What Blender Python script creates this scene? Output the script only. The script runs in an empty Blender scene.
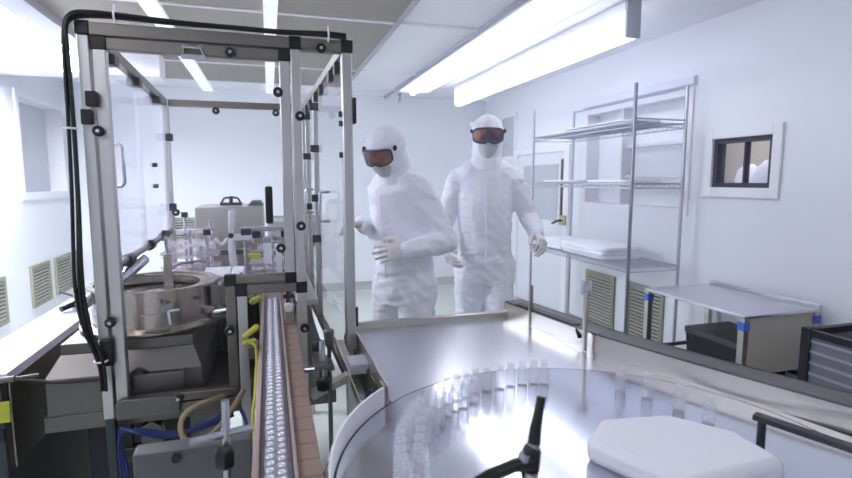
import bpy, bmesh, math, random
from mathutils import Vector, Matrix, noise
random.seed(4)
SC = bpy.context.scene
COL = SC.collection
PI = math.pi
V = Vector

# ------------------------------------------------------------------ materials
def lin(c):
    return tuple(((x/255)/12.92 if x <= 10 else (((x/255)+.055)/1.055)**2.4) for x in c) + (1.0,)

def new_mat(name):
    m = bpy.data.materials.new(name); m.use_nodes = True
    nt = m.node_tree
    return m, nt, nt.nodes['Principled BSDF']

def plain(name, rgb, rough=.5, metal=0., noise_scale=0, var=.05, bump=0., bscale=60, stretch=None, coat=0., spec=.5):
    m, nt, b = new_mat(name)
    c = lin(rgb)
    b.inputs['Base Color'].default_value = c
    b.inputs['Roughness'].default_value = rough
    b.inputs['Metallic'].default_value = metal
    b.inputs['Coat Weight'].default_value = coat
    b.inputs['Specular IOR Level'].default_value = spec
    tc = nt.nodes.new('ShaderNodeTexCoord'); mp = nt.nodes.new('ShaderNodeMapping')
    nt.links.new(tc.outputs['Object'], mp.inputs['Vector'])
    if stretch: mp.inputs['Scale'].default_value = stretch
    if noise_scale:
        n = nt.nodes.new('ShaderNodeTexNoise'); n.inputs['Scale'].default_value = noise_scale; n.inputs['Detail'].default_value = 4
        nt.links.new(mp.outputs[0], n.inputs['Vector'])
        r = nt.nodes.new('ShaderNodeMix'); r.data_type = 'RGBA'
        r.inputs['A'].default_value = tuple(x*(1-var) for x in c[:3])+(1,)
        r.inputs['B'].default_value = tuple(min(1, x*(1+var)) for x in c[:3])+(1,)
        nt.links.new(n.outputs['Fac'], r.inputs['Factor'])
        nt.links.new(r.outputs['Result'], b.inputs['Base Color'])
        if metal > .5:
            mr = nt.nodes.new('ShaderNodeMapRange')
            mr.inputs['To Min'].default_value = rough*.8; mr.inputs['To Max'].default_value = min(1, rough*1.25)
            nt.links.new(n.outputs['Fac'], mr.inputs['Value']); nt.links.new(mr.outputs[0], b.inputs['Roughness'])
    if bump:
        n2 = nt.nodes.new('ShaderNodeTexNoise'); n2.inputs['Scale'].default_value = bscale; n2.inputs['Detail'].default_value = 3
        nt.links.new(mp.outputs[0], n2.inputs['Vector'])
        bp = nt.nodes.new('ShaderNodeBump'); bp.inputs['Strength'].default_value = bump; bp.inputs['Distance'].default_value = .004
        nt.links.new(n2.outputs['Fac'], bp.inputs['Height']); nt.links.new(bp.outputs[0], b.inputs['Normal'])
    return m

def clear(name, tint=(1, 1, 1), haze=.06, hazecol=(.9, .9, 1), ior=1.3, rough=.03):
    m = bpy.data.materials.new(name); m.use_nodes = True
    nt = m.node_tree; nt.nodes.clear()
    out = nt.nodes.new('ShaderNodeOutputMaterial')
    tr = nt.nodes.new('ShaderNodeBsdfTransparent'); tr.inputs[0].default_value = (*tint, 1)
    gl = nt.nodes.new('ShaderNodeBsdfGlossy'); gl.inputs['Roughness'].default_value = rough
    df = nt.nodes.new('ShaderNodeBsdfDiffuse'); df.inputs[0].default_value = (*hazecol, 1)
    tl = nt.nodes.new('ShaderNodeBsdfTranslucent'); tl.inputs[0].default_value = (*hazecol, 1)
    fr = nt.nodes.new('ShaderNodeFresnel'); fr.inputs[0].default_value = ior
    m0 = nt.nodes.new('ShaderNodeMixShader'); m1 = nt.nodes.new('ShaderNodeMixShader'); m2 = nt.nodes.new('ShaderNodeMixShader')
    m0.inputs[0].default_value = .5
    nt.links.new(df.outputs[0], m0.inputs[1]); nt.links.new(tl.outputs[0], m0.inputs[2])
    m1.inputs[0].default_value = haze
    nt.links.new(tr.outputs[0], m1.inputs[1]); nt.links.new(m0.outputs[0], m1.inputs[2])
    ge = nt.nodes.new('ShaderNodeNewGeometry'); inv = nt.nodes.new('ShaderNodeMath'); inv.operation = 'SUBTRACT'; inv.inputs[0].default_value = 1
    mu = nt.nodes.new('ShaderNodeMath'); mu.operation = 'MULTIPLY'
    nt.links.new(ge.outputs['Backfacing'], inv.inputs[1]); nt.links.new(inv.outputs[0], mu.inputs[0]); nt.links.new(fr.outputs[0], mu.inputs[1])
    nt.links.new(mu.outputs[0], m2.inputs[0]); nt.links.new(m1.outputs[0], m2.inputs[1]); nt.links.new(gl.outputs[0], m2.inputs[2])
    nt.links.new(m2.outputs[0], out.inputs['Surface'])
    return m

def emit(name, rgb, strength):
    m, nt, b = new_mat(name)
    b.inputs['Base Color'].default_value = (.9, .9, .9, 1)
    b.inputs['Emission Color'].default_value = lin(rgb); b.inputs['Emission Strength'].default_value = strength
    return m

STEEL = plain('brushed_steel', (204, 200, 192), .30, 1, 30, .08, .05, 80, (1, 1, 14))
POST = plain('satin_aluminium', (196, 194, 191), .38, 1, 18, .05)
RAIL = plain('rail_steel', (132, 127, 120), .38, 1, 20, .08)
DECK = plain('deck_steel', (214, 214, 221), .26, 1)
DISC = plain('disc_steel', (208, 210, 219), .13, 1, 5, .03)
BOWL = plain('bowl_steel', (190, 181, 172), .22, 1, 14, .14, .06, 40, (1, 1, 4))
DSTEEL = plain('dull_steel', (112, 109, 106), .40, 1, 10, .10)
DARKST = plain('dark_painted_steel', (62, 64, 70), .5, .3, 8, .12)
BLACK = plain('black_plastic', (16, 16, 19), .38)
RUBBER = plain('black_cable_rubber', (14, 14, 17), .5)
WHITEP = plain('white_plastic', (228, 228, 234), .4, 0, 6, .02)
TABLEW = plain('white_table_sheet', (216, 216, 232), .35, 0, 4, .02)
WIRE = plain('chrome_wire', (190, 192, 200), .25, 1)
RACKW = plain('rack_chrome', (186, 189, 200), .34, .8)
WALL = plain('white_wall_paint', (228, 230, 237), .55, 0, 2, .012, .02, 30)
CEIL = plain('ceiling_white', (236, 236, 242), .6, 0, 2, .015)
CEILG = plain('grey_ceiling_field', (148, 141, 134), .55, 0, 40, .05)
BASE = plain('grey_coving', (170, 172, 168), .5)
FLOOR = plain('epoxy_floor', (196, 201, 194), .28, 0, 3, .04, .02, 12)
TRIMW = plain('white_trim', (232, 232, 238), .5)
TRIMG = plain('grey_trim', (176, 176, 186), .5)
VENTF = plain('olive_grey_vent_frame', (148, 148, 130), .5, .2)
VENTS = plain('pale_louvre', (188, 186, 176), .45, .3)
VENTB = plain('vent_dark', (34, 32, 30), .8)
BROWN = plain('brown_wear_strip', (136, 114, 101), .5, 0, 30, .10)
PINKW = plain('pinkish_guide', (168, 148, 142), .45)
YEL = plain('yellow_green_plastic', (176, 178, 58), .45)
BLUE = plain('blue_tube', (22, 34, 96), .4)
BLUET = plain('blue_tape', (78, 110, 205), .6)
BEIGE = plain('beige_hose', (150, 136, 112), .5)
SUIT = plain('white_coverall_cloth', (238, 239, 248), .85, 0, 10, .02, .12, 55, spec=.2)
MASKM = plain('white_face_mask', (206, 204, 208), .9, 0, 30, .03, .1, 120, spec=.2)
GLOVE = plain('pale_latex_glove', (224, 219, 219), .55, 0, 14, .04)
SKIN = plain('skin', (205, 165, 145), .6)
GFRAME = plain('goggle_frame', (84, 77, 98), .25, 0, coat=.5)
DARKFR = plain('dark_plum_frame', (56, 52, 72), .5)
PANE = plain('pale_grey_pane', (196, 198, 208), .2, coat=.4)
CREAM = plain('beige_room_wall', (196, 190, 178), .7)
DARKBOX = plain('charcoal_bin', (42, 44, 50), .55)
MESHG = plain('grey_mesh', (120, 120, 132), .6)
NAVYP = plain('navy_black_post', (28, 28, 38), .5)
GREYP = plain('grey_panel', (96, 96, 98), .5, .2, 6, .08)
LENS = None
def lens_mat():
    m, nt, b = new_mat('amber_goggle_lens')
    tc = nt.nodes.new('ShaderNodeTexCoord')
    n = nt.nodes.new('ShaderNodeTexNoise'); n.inputs['Scale'].default_value = 14
    nt.links.new(tc.outputs['Object'], n.inputs['Vector'])
    r = nt.nodes.new('ShaderNodeValToRGB')
    r.color_ramp.elements[0].position = .38; r.color_ramp.elements[0].color = lin((72, 60, 82))
    r.color_ramp.elements[1].position = .62; r.color_ramp.elements[1].color = lin((152, 106, 86))
    nt.links.new(n.outputs['Fac'], r.inputs['Fac']); nt.links.new(r.outputs[0], b.inputs['Base Color'])
    b.inputs['Roughness'].default_value = .08; b.inputs['Coat Weight'].default_value = .6
    return m
LENS = lens_mat()
ACRYL = clear('acrylic_clear', (.996, .996, .998), .012, (.92, .92, 1), 1.14)
ACRYLH = clear('acrylic_hazy', (.99, .99, 1), .22, (.88, .88, 1), 1.12, .08)
VIALG = clear('vial_glass', (.975, .975, .985), .11, (.97, .97, 1), 1.5, .03)
PINKA = clear('pinkish_acrylic', (.95, .92, .95), .28, (.93, .88, .93), 1.35, .06)
PANEG = clear('window_glass', (.97, .97, .985), .03, (.9, .9, 1), 1.3, .02)
LAMP = emit('lamp_diffuser', (246, 247, 255), 8)
LAMPD = emit('reflector_glow', (240, 243, 255), .62)  # weak glow stands in for tube light on the white housing
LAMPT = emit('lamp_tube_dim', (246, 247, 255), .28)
FILLN = emit('fill_strip_glow', (246, 247, 255), 6)
FILLW = emit('fill_strip_glow_mid', (246, 247, 255), 8.0)
LAMPB = emit('lamp_diffuser_soft', (236, 240, 255), 1.9)
LAMPC = emit('lamp_panel', (240, 244, 255), 42)

# ------------------------------------------------------------------ mesh builder
ORI = {}
class M:
    def __init__(s): s.v = []; s.f = []
    def add(s, vs, fs):
        n = len(s.v); s.v += [V(p) for p in vs]; s.f += [tuple(i+n for i in q) for q in fs]; return s
    def box(s, a, b):
        x0, y0, z0 = a; x1, y1, z1 = b
        return s.add([(x0,y0,z0),(x1,y0,z0),(x1,y1,z0),(x0,y1,z0),(x0,y0,z1),(x1,y0,z1),(x1,y1,z1),(x0,y1,z1)],
                     [(0,3,2,1),(4,5,6,7),(0,1,5,4),(1,2,6,5),(2,3,7,6),(3,0,4,7)])
    def frustum(s, a, b, c, d, z0, z1):          # a,b lower corners (x,y); c,d upper corners
        return s.add([(a[0],a[1],z0),(b[0],a[1],z0),(b[0],b[1],z0),(a[0],b[1],z0),(c[0],c[1],z1),(d[0],c[1],z1),(d[0],d[1],z1),(c[0],d[1],z1)],
                     [(0,3,2,1),(4,5,6,7),(0,1,5,4),(1,2,6,5),(2,3,7,6),(3,0,4,7)])
    def bar(s, p, q, w, h, up=(0,0,1)):
        p, q = V(p), V(q); d = (q-p).normalized(); u = V(up)
        if abs(d.dot(u)) > .98: u = V((0,1,0))
        r = d.cross(u).normalized()*(w/2); u = r.cross(d).normalized()*(h/2)
        vs = [p-r-u, p+r-u, p+r+u, p-r+u, q-r-u, q+r-u, q+r+u, q-r+u]
        return s.add(vs, [(0,1,2,3),(4,7,6,5),(0,4,5,1),(1,5,6,2),(2,6,7,3),(3,7,4,0)])
    def tube(s, pts, r, n=10, closed=False):
        pts = [V(p) for p in pts]; rs = r if isinstance(r, (list, tuple)) else [r]*len(pts)
        N = len(pts); rings = []; prev = None
        for i, p in enumerate(pts):
            if closed: t = (pts[(i+1) % N]-pts[i-1])
            else: t = pts[min(i+1, N-1)]-pts[max(i-1, 0)]
            t.normalize()
            if prev is None:
                a = V((0,0,1)) if abs(t.z) < .9 else V((1,0,0))
                u = t.cross(a).normalized()
            else:
                u = (prev-t*prev.dot(t)).normalized()
            prev = u; w = t.cross(u)
            rings.append([p+(u*math.cos(2*PI*k/n)+w*math.sin(2*PI*k/n))*rs[i] for k in range(n)])
        vs = [q for g in rings for q in g]; fs = []
        for i in range(N if closed else N-1):
            j = (i+1) % N
            for k in range(n):
                fs.append((i*n+k, i*n+(k+1) % n, j*n+(k+1) % n, j*n+k))
        if not closed:
            fs.append(tuple(range(n-1, -1, -1))); fs.append(tuple((N-1)*n+k for k in range(n)))
        return s.add(vs, fs)
    def cyl(s, p, q, r, n=20, r2=None):
        return s.tube([p, q], [r, r if r2 is None else r2], n)
    def lathe(s, prof, c=(0,0,0), n=40, a0=0, a1=2*PI):
        full = abs(a1-a0-2*PI) < 1e-6; m = n if full else n+1
        vs = []; fs = []; L = len(prof)
        for k in range(m):
            a = a0+(a1-a0)*k/n
            for r, z in prof: vs.append((c[0]+r*math.cos(a), c[1]+r*math.sin(a), c[2]+z))
        for k in range(n):
            k2 = (k+1) % m
            for i in range(L-1): fs.append((k*L+i, k2*L+i, k2*L+i+1, k*L+i+1))
        if full:
            if prof[0][0] > 1e-6: fs.append(tuple(k*L for k in range(n-1, -1, -1)))
            if prof[-1][0] > 1e-6: fs.append(tuple(k*L+L-1 for k in range(n)))
        return s.add(vs, fs)
    def ring(s, prof, c=(0,0,0), n=48, a0=0, a1=2*PI):       # closed profile swept
        full = abs(a1-a0-2*PI) < 1e-6; m = n if full else n+1
        L = len(prof); vs = []; fs = []
        for k in range(m):
            a = a0+(a1-a0)*k/n
            for r, z in prof: vs.append((c[0]+r*math.cos(a), c[1]+r*math.sin(a), c[2]+z))
        for k in range(n):
            k2 = (k+1) % m
            for i in range(L): fs.append((k*L+i, k2*L+i, k2*L+(i+1) % L, k*L+(i+1) % L))
        if not full:
            fs.append(tuple(range(L))); fs.append(tuple((m-1)*L+i for i in range(L-1, -1, -1)))
        return s.add(vs, fs)
    def prism(s, poly, z0, z1):
        n = len(poly)
        vs = [(x, y, z0) for x, y in poly]+[(x, y, z1) for x, y in poly]
        return s.add(vs, [tuple(range(n-1, -1, -1)), tuple(range(n, 2*n))]+[(i, (i+1) % n, n+(i+1) % n, n+i) for i in range(n)])
    def prismx(s, poly, x0, x1):                # poly of (y,z)
        n = len(poly)
        vs = [(x0, y, z) for y, z in poly]+[(x1, y, z) for y, z in poly]
        return s.add(vs, [tuple(range(n-1, -1, -1)), tuple(range(n, 2*n))]+[(i, (i+1) % n, n+(i+1) % n, n+i) for i in range(n)])
    def prismy(s, poly, y0, y1):                # poly of (x,z)
        n = len(poly)
        vs = [(x, y0, z) for x, z in poly]+[(x, y1, z) for x, z in poly]
        return s.add(vs, [tuple(range(n-1, -1, -1)), tuple(range(n, 2*n))]+[(i, (i+1) % n, n+(i+1) % n, n+i) for i in range(n)])
    def ball(s, c, r, ax=None, n=14, m=9):
        r = V(r) if not isinstance(r, (int, float)) else V((r, r, r)); c = V(c)
        ax = ax or (V((1,0,0)), V((0,1,0)), V((0,0,1)))
        vs = []; fs = []
        for i in range(1, m):
            t = PI*i/m
            for k in range(n):
                a = 2*PI*k/n
                vs.append(c+ax[0]*(r.x*math.sin(t)*math.cos(a))+ax[1]*(r.y*math.sin(t)*math.sin(a))+ax[2]*(r.z*math.cos(t)))
        top = len(vs); vs.append(c+ax[2]*r.z); vs.append(c-ax[2]*r.z)
        for i in range(m-2):
            for k in range(n): fs.append((i*n+k, (i+1)*n+k, (i+1)*n+(k+1) % n, i*n+(k+1) % n))
        for k in range(n):
            fs.append((top, k, (k+1) % n)); fs.append((top+1, (m-2)*n+(k+1) % n, (m-2)*n+k))
        return s.add(vs, fs)
    def cap(s, p, q, r0, r1=None, n=14):       # capsule / tapered limb
        r1 = r0 if r1 is None else r1
        s.tube([p, q], [r0, r1], n); s.ball(p, r0, n=n); s.ball(q, r1, n=n); return s
    def loft(s, secs, n=24):                    # secs: (center, ax_a, ra, ax_b, rb)
        vs = []; fs = []
        for c, a, ra, b, rb in secs:
            for k in range(n):
                t = 2*PI*k/n; vs.append(V(c)+a*(ra*math.cos(t))+b*(rb*math.sin(t)))
        L = len(secs)
        for i in range(L-1):
            for k in range(n): fs.append((i*n+k, i*n+(k+1) % n, (i+1)*n+(k+1) % n, (i+1)*n+k))
        fs.append(tuple(range(n-1, -1, -1))); fs.append(tuple((L-1)*n+k for k in range(n)))
        return s.add(vs, fs)
    def mesh(s, name, off=V((0,0,0))):
        me = bpy.data.meshes.new(name)
        me.from_pydata([p-off for p in s.v], [], s.f); me.validate()
        bm = bmesh.new(); bm.from_mesh(me); bmesh.ops.recalc_face_normals(bm, faces=bm.faces); bm.to_mesh(me); bm.free()
        return me
    def build(s, name, mat, parent=None, bevel=0., smooth=True, origin=None, angle=38):
        if parent is not None: off = ORI[parent.name]
        elif origin is not None: off = V(origin)
        else:
            xs = [p.x for p in s.v]; ys = [p.y for p in s.v]; zs = [p.z for p in s.v]
            off = V(((min(xs)+max(xs))/2, (min(ys)+max(ys))/2, min(zs)))
        me = s.mesh(name, off); return link(name, me, mat, parent, off, bevel, smooth, angle)

def link(name, me, mat, parent, off, bevel=0., smooth=True, angle=38):
    me.materials.clear(); me.materials.append(mat)
    if smooth:
        me.polygons.foreach_set('use_smooth', [True]*len(me.polygons))
        if angle: me.set_sharp_from_angle(angle=math.radians(angle))
    o = bpy.data.objects.new(name, me); COL.objects.link(o)
    if parent is not None: o.parent = parent
    else: o.location = off
    ORI[o.name] = V(off)
    if bevel:
        b = o.modifiers.new('bevel', 'BEVEL'); b.width = bevel; b.segments = 2; b.limit_method = 'ANGLE'; b.angle_limit = math.radians(40)
    return o

def tag(o, label=None, cat=None, group=None, kind=None):
    if label: o['label'] = label
    if cat: o['category'] = cat
    if group: o['group'] = group
    if kind: o['kind'] = kind
    return o
def thing(name, label, cat, loc, group=None):
    o = bpy.data.objects.new(name, None); COL.objects.link(o); o.location = loc; o.empty_display_size = .05
    ORI[o.name] = V(loc); return tag(o, label, cat, group)
def dup(root, loc, label=None, rotz=None):
    r = root.copy(); COL.objects.link(r); r.location = loc
    if rotz is not None: r.rotation_euler = (0, 0, rotz)
    if label: r['label'] = label
    for ch in list(root.children):
        c = ch.copy(); COL.objects.link(c); c.parent = r
        for g in list(ch.children):
            d = g.copy(); COL.objects.link(d); d.parent = c
    return r
def struct(name, m, mat, bevel=0., parent=None, smooth=True):
    o = m.build(name, mat, parent, bevel, smooth); o['kind'] = 'structure'; return o

# ------------------------------------------------------------------ camera
cam = bpy.data.cameras.new('camera'); co = bpy.data.objects.new('camera', cam); COL.objects.link(co); SC.camera = co
cam.sensor_width = 36; cam.lens = 520/852*36
co.location = (0, 0, 1.45); co.rotation_euler = (math.radians(90-6.5), 0, math.radians(-16.7))
cam.clip_start = .02
cam.dof.use_dof = True; cam.dof.focus_distance = 1.9; cam.dof.aperture_fstop = 3.6

# ------------------------------------------------------------------ room shell
XL, XR, YF, YN, ZC = -2.1, 2.9, 6.8, -1.6, 2.53
struct('floor', M().box((XL-.1, YN, -.1), (XR+.1, YF+.1, 0)), FLOOR)
# ceiling: white with a grey-brown field over the middle
ce = struct('ceiling', M().box((XL-.1, YN, ZC), (XR+.1, YF+.1, ZC+.1)), CEIL)
struct('trim_1', M().box((-1.30, 2.4, ZC-.012), (.86, YF-.55, ZC)), CEILG)
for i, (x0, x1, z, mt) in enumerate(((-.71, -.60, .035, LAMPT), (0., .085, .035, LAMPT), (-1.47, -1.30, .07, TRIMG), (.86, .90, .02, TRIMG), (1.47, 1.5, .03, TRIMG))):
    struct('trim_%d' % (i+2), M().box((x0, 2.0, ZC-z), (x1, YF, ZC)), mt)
for i, y in enumerate((3.6, 5.25, 6.2)):
    struct('trim_%d' % (i+7), M().box((-1.30, y, ZC-.02), (1.47, y+.03, ZC)), TRIMW)
struct('trim_10', M().box((XL, 4.95, 2.31), (-.85, 5.22, ZC)), TRIMW)                      # ceiling beam over the left side
# right wall with an opening for the passage window
def wall_x(name, x, t, ya, yb, holes):
    m = M(); ys = sorted({ya, yb, *[h[0] for h in holes], *[h[1] for h in holes]})
    for a, b in zip(ys, ys[1:]):
        hs = [h for h in holes if h[0] <= a+1e-6 and h[1] >= b-1e-6]
        if not hs: m.box((x, a, 0), (x+t, b, ZC))
        else:
            h = hs[0]; m.box((x, a, 0), (x+t, b, h[2])); m.box((x, a, h[3]), (x+t, b, ZC))
    return m
struct('wall_right', wall_x('wall_right', XR, .1, YN, YF+.1, [(2.42, 2.86, 1.40, 1.72), (3.06, 4.39, 1.19, 2.10)]), WALL)
struct('wall_left', wall_x('wall_left', XL-.1, .1, YN, YF+.1, [(5.44, 6.56, 1.27, 2.24)]), WALL)
struct('wall_back', M().box((XL, YF, 0), (XR, YF+.1, ZC)), WALL)
struct('wall_front', M().box((XL-.1, YN-.1, 0), (XR+.1, YN, ZC)), WALL)
def cove(name, pts): struct(name, pts, BASE)
cove('baseboard_back', M().prismx([(YF, 0), (YF, .10), (YF-.012, .10), (YF-.02, .04), (YF-.05, 0)], XL, XR))
cove('baseboard_right', M().prismy([(XR, 0), (XR, .10), (XR-.012, .10), (XR-.02, .04), (XR-.05, 0)], YN, YF))
cove('baseboard_left', M().prismy([(XL, 0), (XL, .10), (XL+.012, .10), (XL+.02, .04), (XL+.05, 0)], YN, YF))
# window_1: recess in the left wall
w = M()
w.box((XL-.16, 5.5, 1.33), (XL-.14, 6.5, 2.18))
w1 = struct('window_1', w, PANE)
fr = M()
for a, b in (((XL-.14, 5.44, 1.27), (XL+.015, 5.5, 2.24)), ((XL-.14, 6.5, 1.27), (XL+.015, 6.56, 2.24)), ((XL-.14, 5.5, 1.27), (XL+.015, 6.5, 1.33)), ((XL-.14, 5.5, 2.18), (XL+.015, 6.5, 2.24))): fr.box(a, b)
fr.build('window_frame', TRIMW, w1)
# window_2: dark framed pass window in the right wall, a lit room beyond
w2 = struct('window_2', M().box((XR+.035, 2.44, 1.42), (XR+.043, 2.84, 1.70)), PANEG)
fr = M()
for a, b in (((XR+.0, 2.42, 1.40), (XR+.07, 2.45, 1.72)), ((XR+.0, 2.83, 1.40), (XR+.07, 2.86, 1.72)), ((XR+.0, 2.45, 1.40), (XR+.07, 2.83, 1.43)), ((XR+.0, 2.45, 1.69), (XR+.07, 2.83, 1.72)), ((XR+.02, 2.63, 1.43), (XR+.06, 2.645, 1.69))): fr.box(a, b)
fr.build('window_frame', DARKFR, w2)
fr = M()
for a, b in (((XR-.02, 2.36, 1.335), (XR-.001, 2.42, 1.785)), ((XR-.02, 2.86, 1.335), (XR-.001, 2.93, 1.785)), ((XR-.02, 2.42, 1.335), (XR-.001, 2.86, 1.40)), ((XR-.02, 2.42, 1.72), (XR-.001, 2.86, 1.785))): fr.box(a, b)
fr.build('window_trim', TRIMW, w2, .003)
al = bpy.data.lights.new('beyond_fill', 'AREA'); al.energy = 4; al.size = .5; al.color = (.95, .95, 1)  # unseen fill light added to brighten the room beyond
ao = bpy.data.objects.new('beyond_fill', al); COL.objects.link(ao); ao.location = (XR+.32, 2.75, 2.25)
bk = M().box((XR+.60, 2.0, 1.0), (XR+.62, 3.6, 2.2)); struct('wall_beyond', bk, CREAM)
lb = M().box((XR+.14, 2.3, 1.36), (XR+.58, 3.3, 1.39)); struct('window_sill', lb, TRIMW)
for i, (x, y, z, r) in enumerate(((XR+.27, 2.66, 1.39, .095), (XR+.36, 2.90, 1.39, .085))):
    m = M(); m.loft([(V((x, y, z)), V((1,0,0)), r*.8, V((0,1,0)), r), (V((x, y, z+r*.7)), V((1,0,0)), r*.95, V((0,1,0)), r*1.1), (V((x, y, z+r*1.5)), V((1,0,0)), r*.8, V((0,1,0)), r*.85), (V((x, y, z+r*2.0)), V((1,0,0)), r*.3, V((0,1,0)), r*.35)], 20)
    tag(m.build('wrapped_bundle', SUIT), ('larger white wrapped bundle behind the dark-framed wall window, near its lower corner' if i == 0 else 'smaller white wrapped bundle behind the dark-framed wall window, beside its centre bar'), 'bundle', 'bundles beyond the wall window')
# window_3: shelved passage recess behind the rack
w3 = struct('window_3', M().box((XR+.12, 3.12, 1.24), (XR+.14, 4.33, 2.05)), plain('recess_back', (236, 238, 244), .5))
fr = M()
for a, b in (((XR-.015, 3.06, 1.19), (XR+.12, 3.12, 2.10)), ((XR-.015, 4.33, 1.19), (XR+.12, 4.39, 2.10)), ((XR-.015, 3.12, 1.19), (XR+.12, 4.33, 1.24)), ((XR-.015, 3.12, 2.05), (XR+.12, 4.33, 2.10))): fr.box(a, b)
fr.build('window_frame', TRIMW, w3)
fr = M()
for z in (1.47, 1.72): fr.box((XR+.06, 3.12, z), (XR+.12, 3.86, z+.025))
fr.box((XR+.02, 3.86, 1.24), (XR+.12, 3.89, 2.05))
fr.build('shelf', TRIMW, w3)
# hood above recess
struct('trim_11', M().prismy([(XR, 2.11), (XR-.035, 2.12), (XR-.035, 2.17), (XR, 2.18)], 3.04, 4.40), plain('blue_grey_hood', (222, 225, 238), .5))
# window_4: small pale pane near far end
w4 = struct('window_4', M().box((XR-.012, 5.87, 1.74), (XR-.004, 6.22, 2.22)), plain('dull_pane', (188, 190, 200), .25))
fr = M()
for a, b in (((XR-.018, 5.83, 1.70), (XR, 5.87, 2.26)), ((XR-.018, 6.22, 1.70), (XR, 6.26, 2.26)), ((XR-.018, 5.87, 1.70), (XR, 6.22, 1.74)), ((XR-.018, 5.87, 2.22), (XR, 6.22, 2.26))): fr.box(a, b)
fr.build('window_frame', TRIMW, w4)
# door_1 in the right wall behind the rack
d1 = struct('door_1', M().box((XR-.03, 4.68, .01), (XR-.002, 5.70, 1.74)), plain('white_door', (222, 224, 232), .4), .003)
fr = M()
for a, b in (((XR-.045, 4.58, 0), (XR, 4.68, 1.80)), ((XR-.045, 5.70, 0), (XR, 5.80, 1.80)), ((XR-.045, 4.68, 1.74), (XR, 5.70, 1.80))): fr.box(a, b)
fr.build('door_frame', TRIMW, d1, .003)
M().box((XR-.036, 4.80, 1.02), (XR-.029, 5.56, 1.61)).build('door_glass', plain('door_pane', (186, 190, 198), .2), d1)
M().box((XR-.052, 4.69, 1.06), (XR-.03, 4.72, 1.66)).build('pull_bar', DSTEEL, d1, .003)
lk = M().box((XR-.06, 4.60, .99), (XR-.03, 4.72, 1.09)).build('lock_plate', plain('olive_plate', (166, 172, 130), .5), d1, .004)
M().cyl((XR-.06, 4.66, 1.04), (XR-.10, 4.66, 1.04), .010).bar((XR-.095, 4.66, 1.04), (XR-.10, 4.78, 1.00), .02, .018).build('lever', BLACK, lk)

# wall vents: framed louvres
def vent(axis, fixed, a0, a1, z0, z1, label, group, face):
    # axis 'x': set in a wall of constant x; 'y': constant y. face = +-1, the side it faces
    f = face
    def P(depth, a, z): return (fixed+f*depth, a, z) if axis == 'x' else (a, fixed+f*depth, z)
    def bx(m, d0, d1, b0, b1, c0, c1):
        p, q = P(d0, b0, c0), P(d1, b1, c1)
        return m.box(tuple(min(i, j) for i, j in zip(p, q)), tuple(max(i, j) for i, j in zip(p, q)))
    t = thing('wall_vent', label, 'vent', P(0, (a0+a1)/2, z0), group)
    fw = .035; m = M()
    bx(m, .001, .022, a0, a0+fw, z0, z1); bx(m, .001, .022, a1-fw, a1, z0, z1); bx(m, .001, .022, a0+fw, a1-fw, z0, z0+fw); bx(m, .001, .022, a0+fw, a1-fw, z1-fw, z1)
    m.build('frame', VENTF, t)
    m = M(); bx(m, .001, .004, a0+fw, a1-fw, z0+fw, z1-fw); m.build('backing', VENTB, t)
    m = M(); n = int((z1-z0-2*fw)/.030)
    for k in range(n):
        z = z0+fw+.008+k*(z1-z0-2*fw)/n
        p = [P(.006, a0+fw, z+.012), P(.006, a1-fw, z+.012), P(.020, a1-fw, z), P(.020, a0+fw, z), P(.006, a0+fw, z+.016), P(.006, a1-fw, z+.016), P(.020, a1-fw, z+.004), P(.020, a0+fw, z+.004)]
        m.add(p, [(0,1,2,3),(4,7,6,5),(0,4,5,1),(1,5,6,2),(2,6,7,3),(3,7,4,0)])
    m.build('louvres', VENTS, t, smooth=False)
    return t
vent('x', XL, 4.55, 4.98, .285, .67, 'low louvred vent in the far-left wall, cut by the photo edge', 'vents in the window wall', 1)
vent('x', XL, 5.46, 5.88, .285, .67, 'low louvred vent below the pale wall window, second from the photo edge', 'vents in the window wall', 1)
vent('x', XL, 6.02, 6.44, .285, .67, 'low louvred vent just beside the black cable bundle, third from the photo edge', 'vents in the window wall', 1)
vent('x', XL, 6.56, 6.78, .285, .67, 'narrow low vent showing between cables and corner post, last along that wall', 'vents in the window wall', 1)
vent('x', XR, 3.84, 4.27, .08, .60, 'olive-framed low vent behind the rack, seen clear of its posts', 'vents behind the rack', -1)
vent('x', XR, 3.24, 3.66, .08, .60, 'darker olive-framed low vent behind the rack, next to the steel side table', 'vents behind the rack', -1)
vent('y', YF, -1.15, -.10, .60, 1.0, 'wide louvred vent on the back wall beside the steel cabinet', 'vents on the back wall', -1)
vent('y', YF, -.02, .62, .60, 1.0, 'louvred vent on the back wall behind the guard frame corner post', 'vents on the back wall', -1)

# ceiling lights
def light(label, a, b, mat, side):
    t = thing('ceiling_light', label, 'light', ((a[0]+b[0])/2, (a[1]+b[1])/2, ZC), 'ceiling lights')
    m = M().box((a[0], a[1], a[2]+.012), (b[0], b[1], b[2])); m.build('housing', side, t, .004)
    if b[0]-a[0] < .45 and mat is LAMP:
        xc = (a[0]+b[0])/2-.03
        M().box((a[0]+.012, a[1]+.012, a[2]), (b[0]-.012, b[1]-.012, a[2]+.011)).build('diffuser', LAMPD, t)
        M().cyl((xc, a[1]+.05, a[2]-.012), (xc, b[1]-.05, a[2]-.012), .03, 16).build('tube', LAMP, t)
    else: M().box((a[0]+.012, a[1]+.012, a[2]), (b[0]-.012, b[1]-.012, a[2]+.011)).build('diffuser', mat, t)
    return t
light('long white ceiling light strip, left of the boxed duct light', (1.50, 2.3, ZC-.05), (1.86, 6.1, ZC), LAMP, TRIMW)
t = thing('ceiling_light', 'deep white boxed ceiling light nearest the rack wall', 'light', (2.15, 4.3, ZC), 'ceiling lights')
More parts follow.
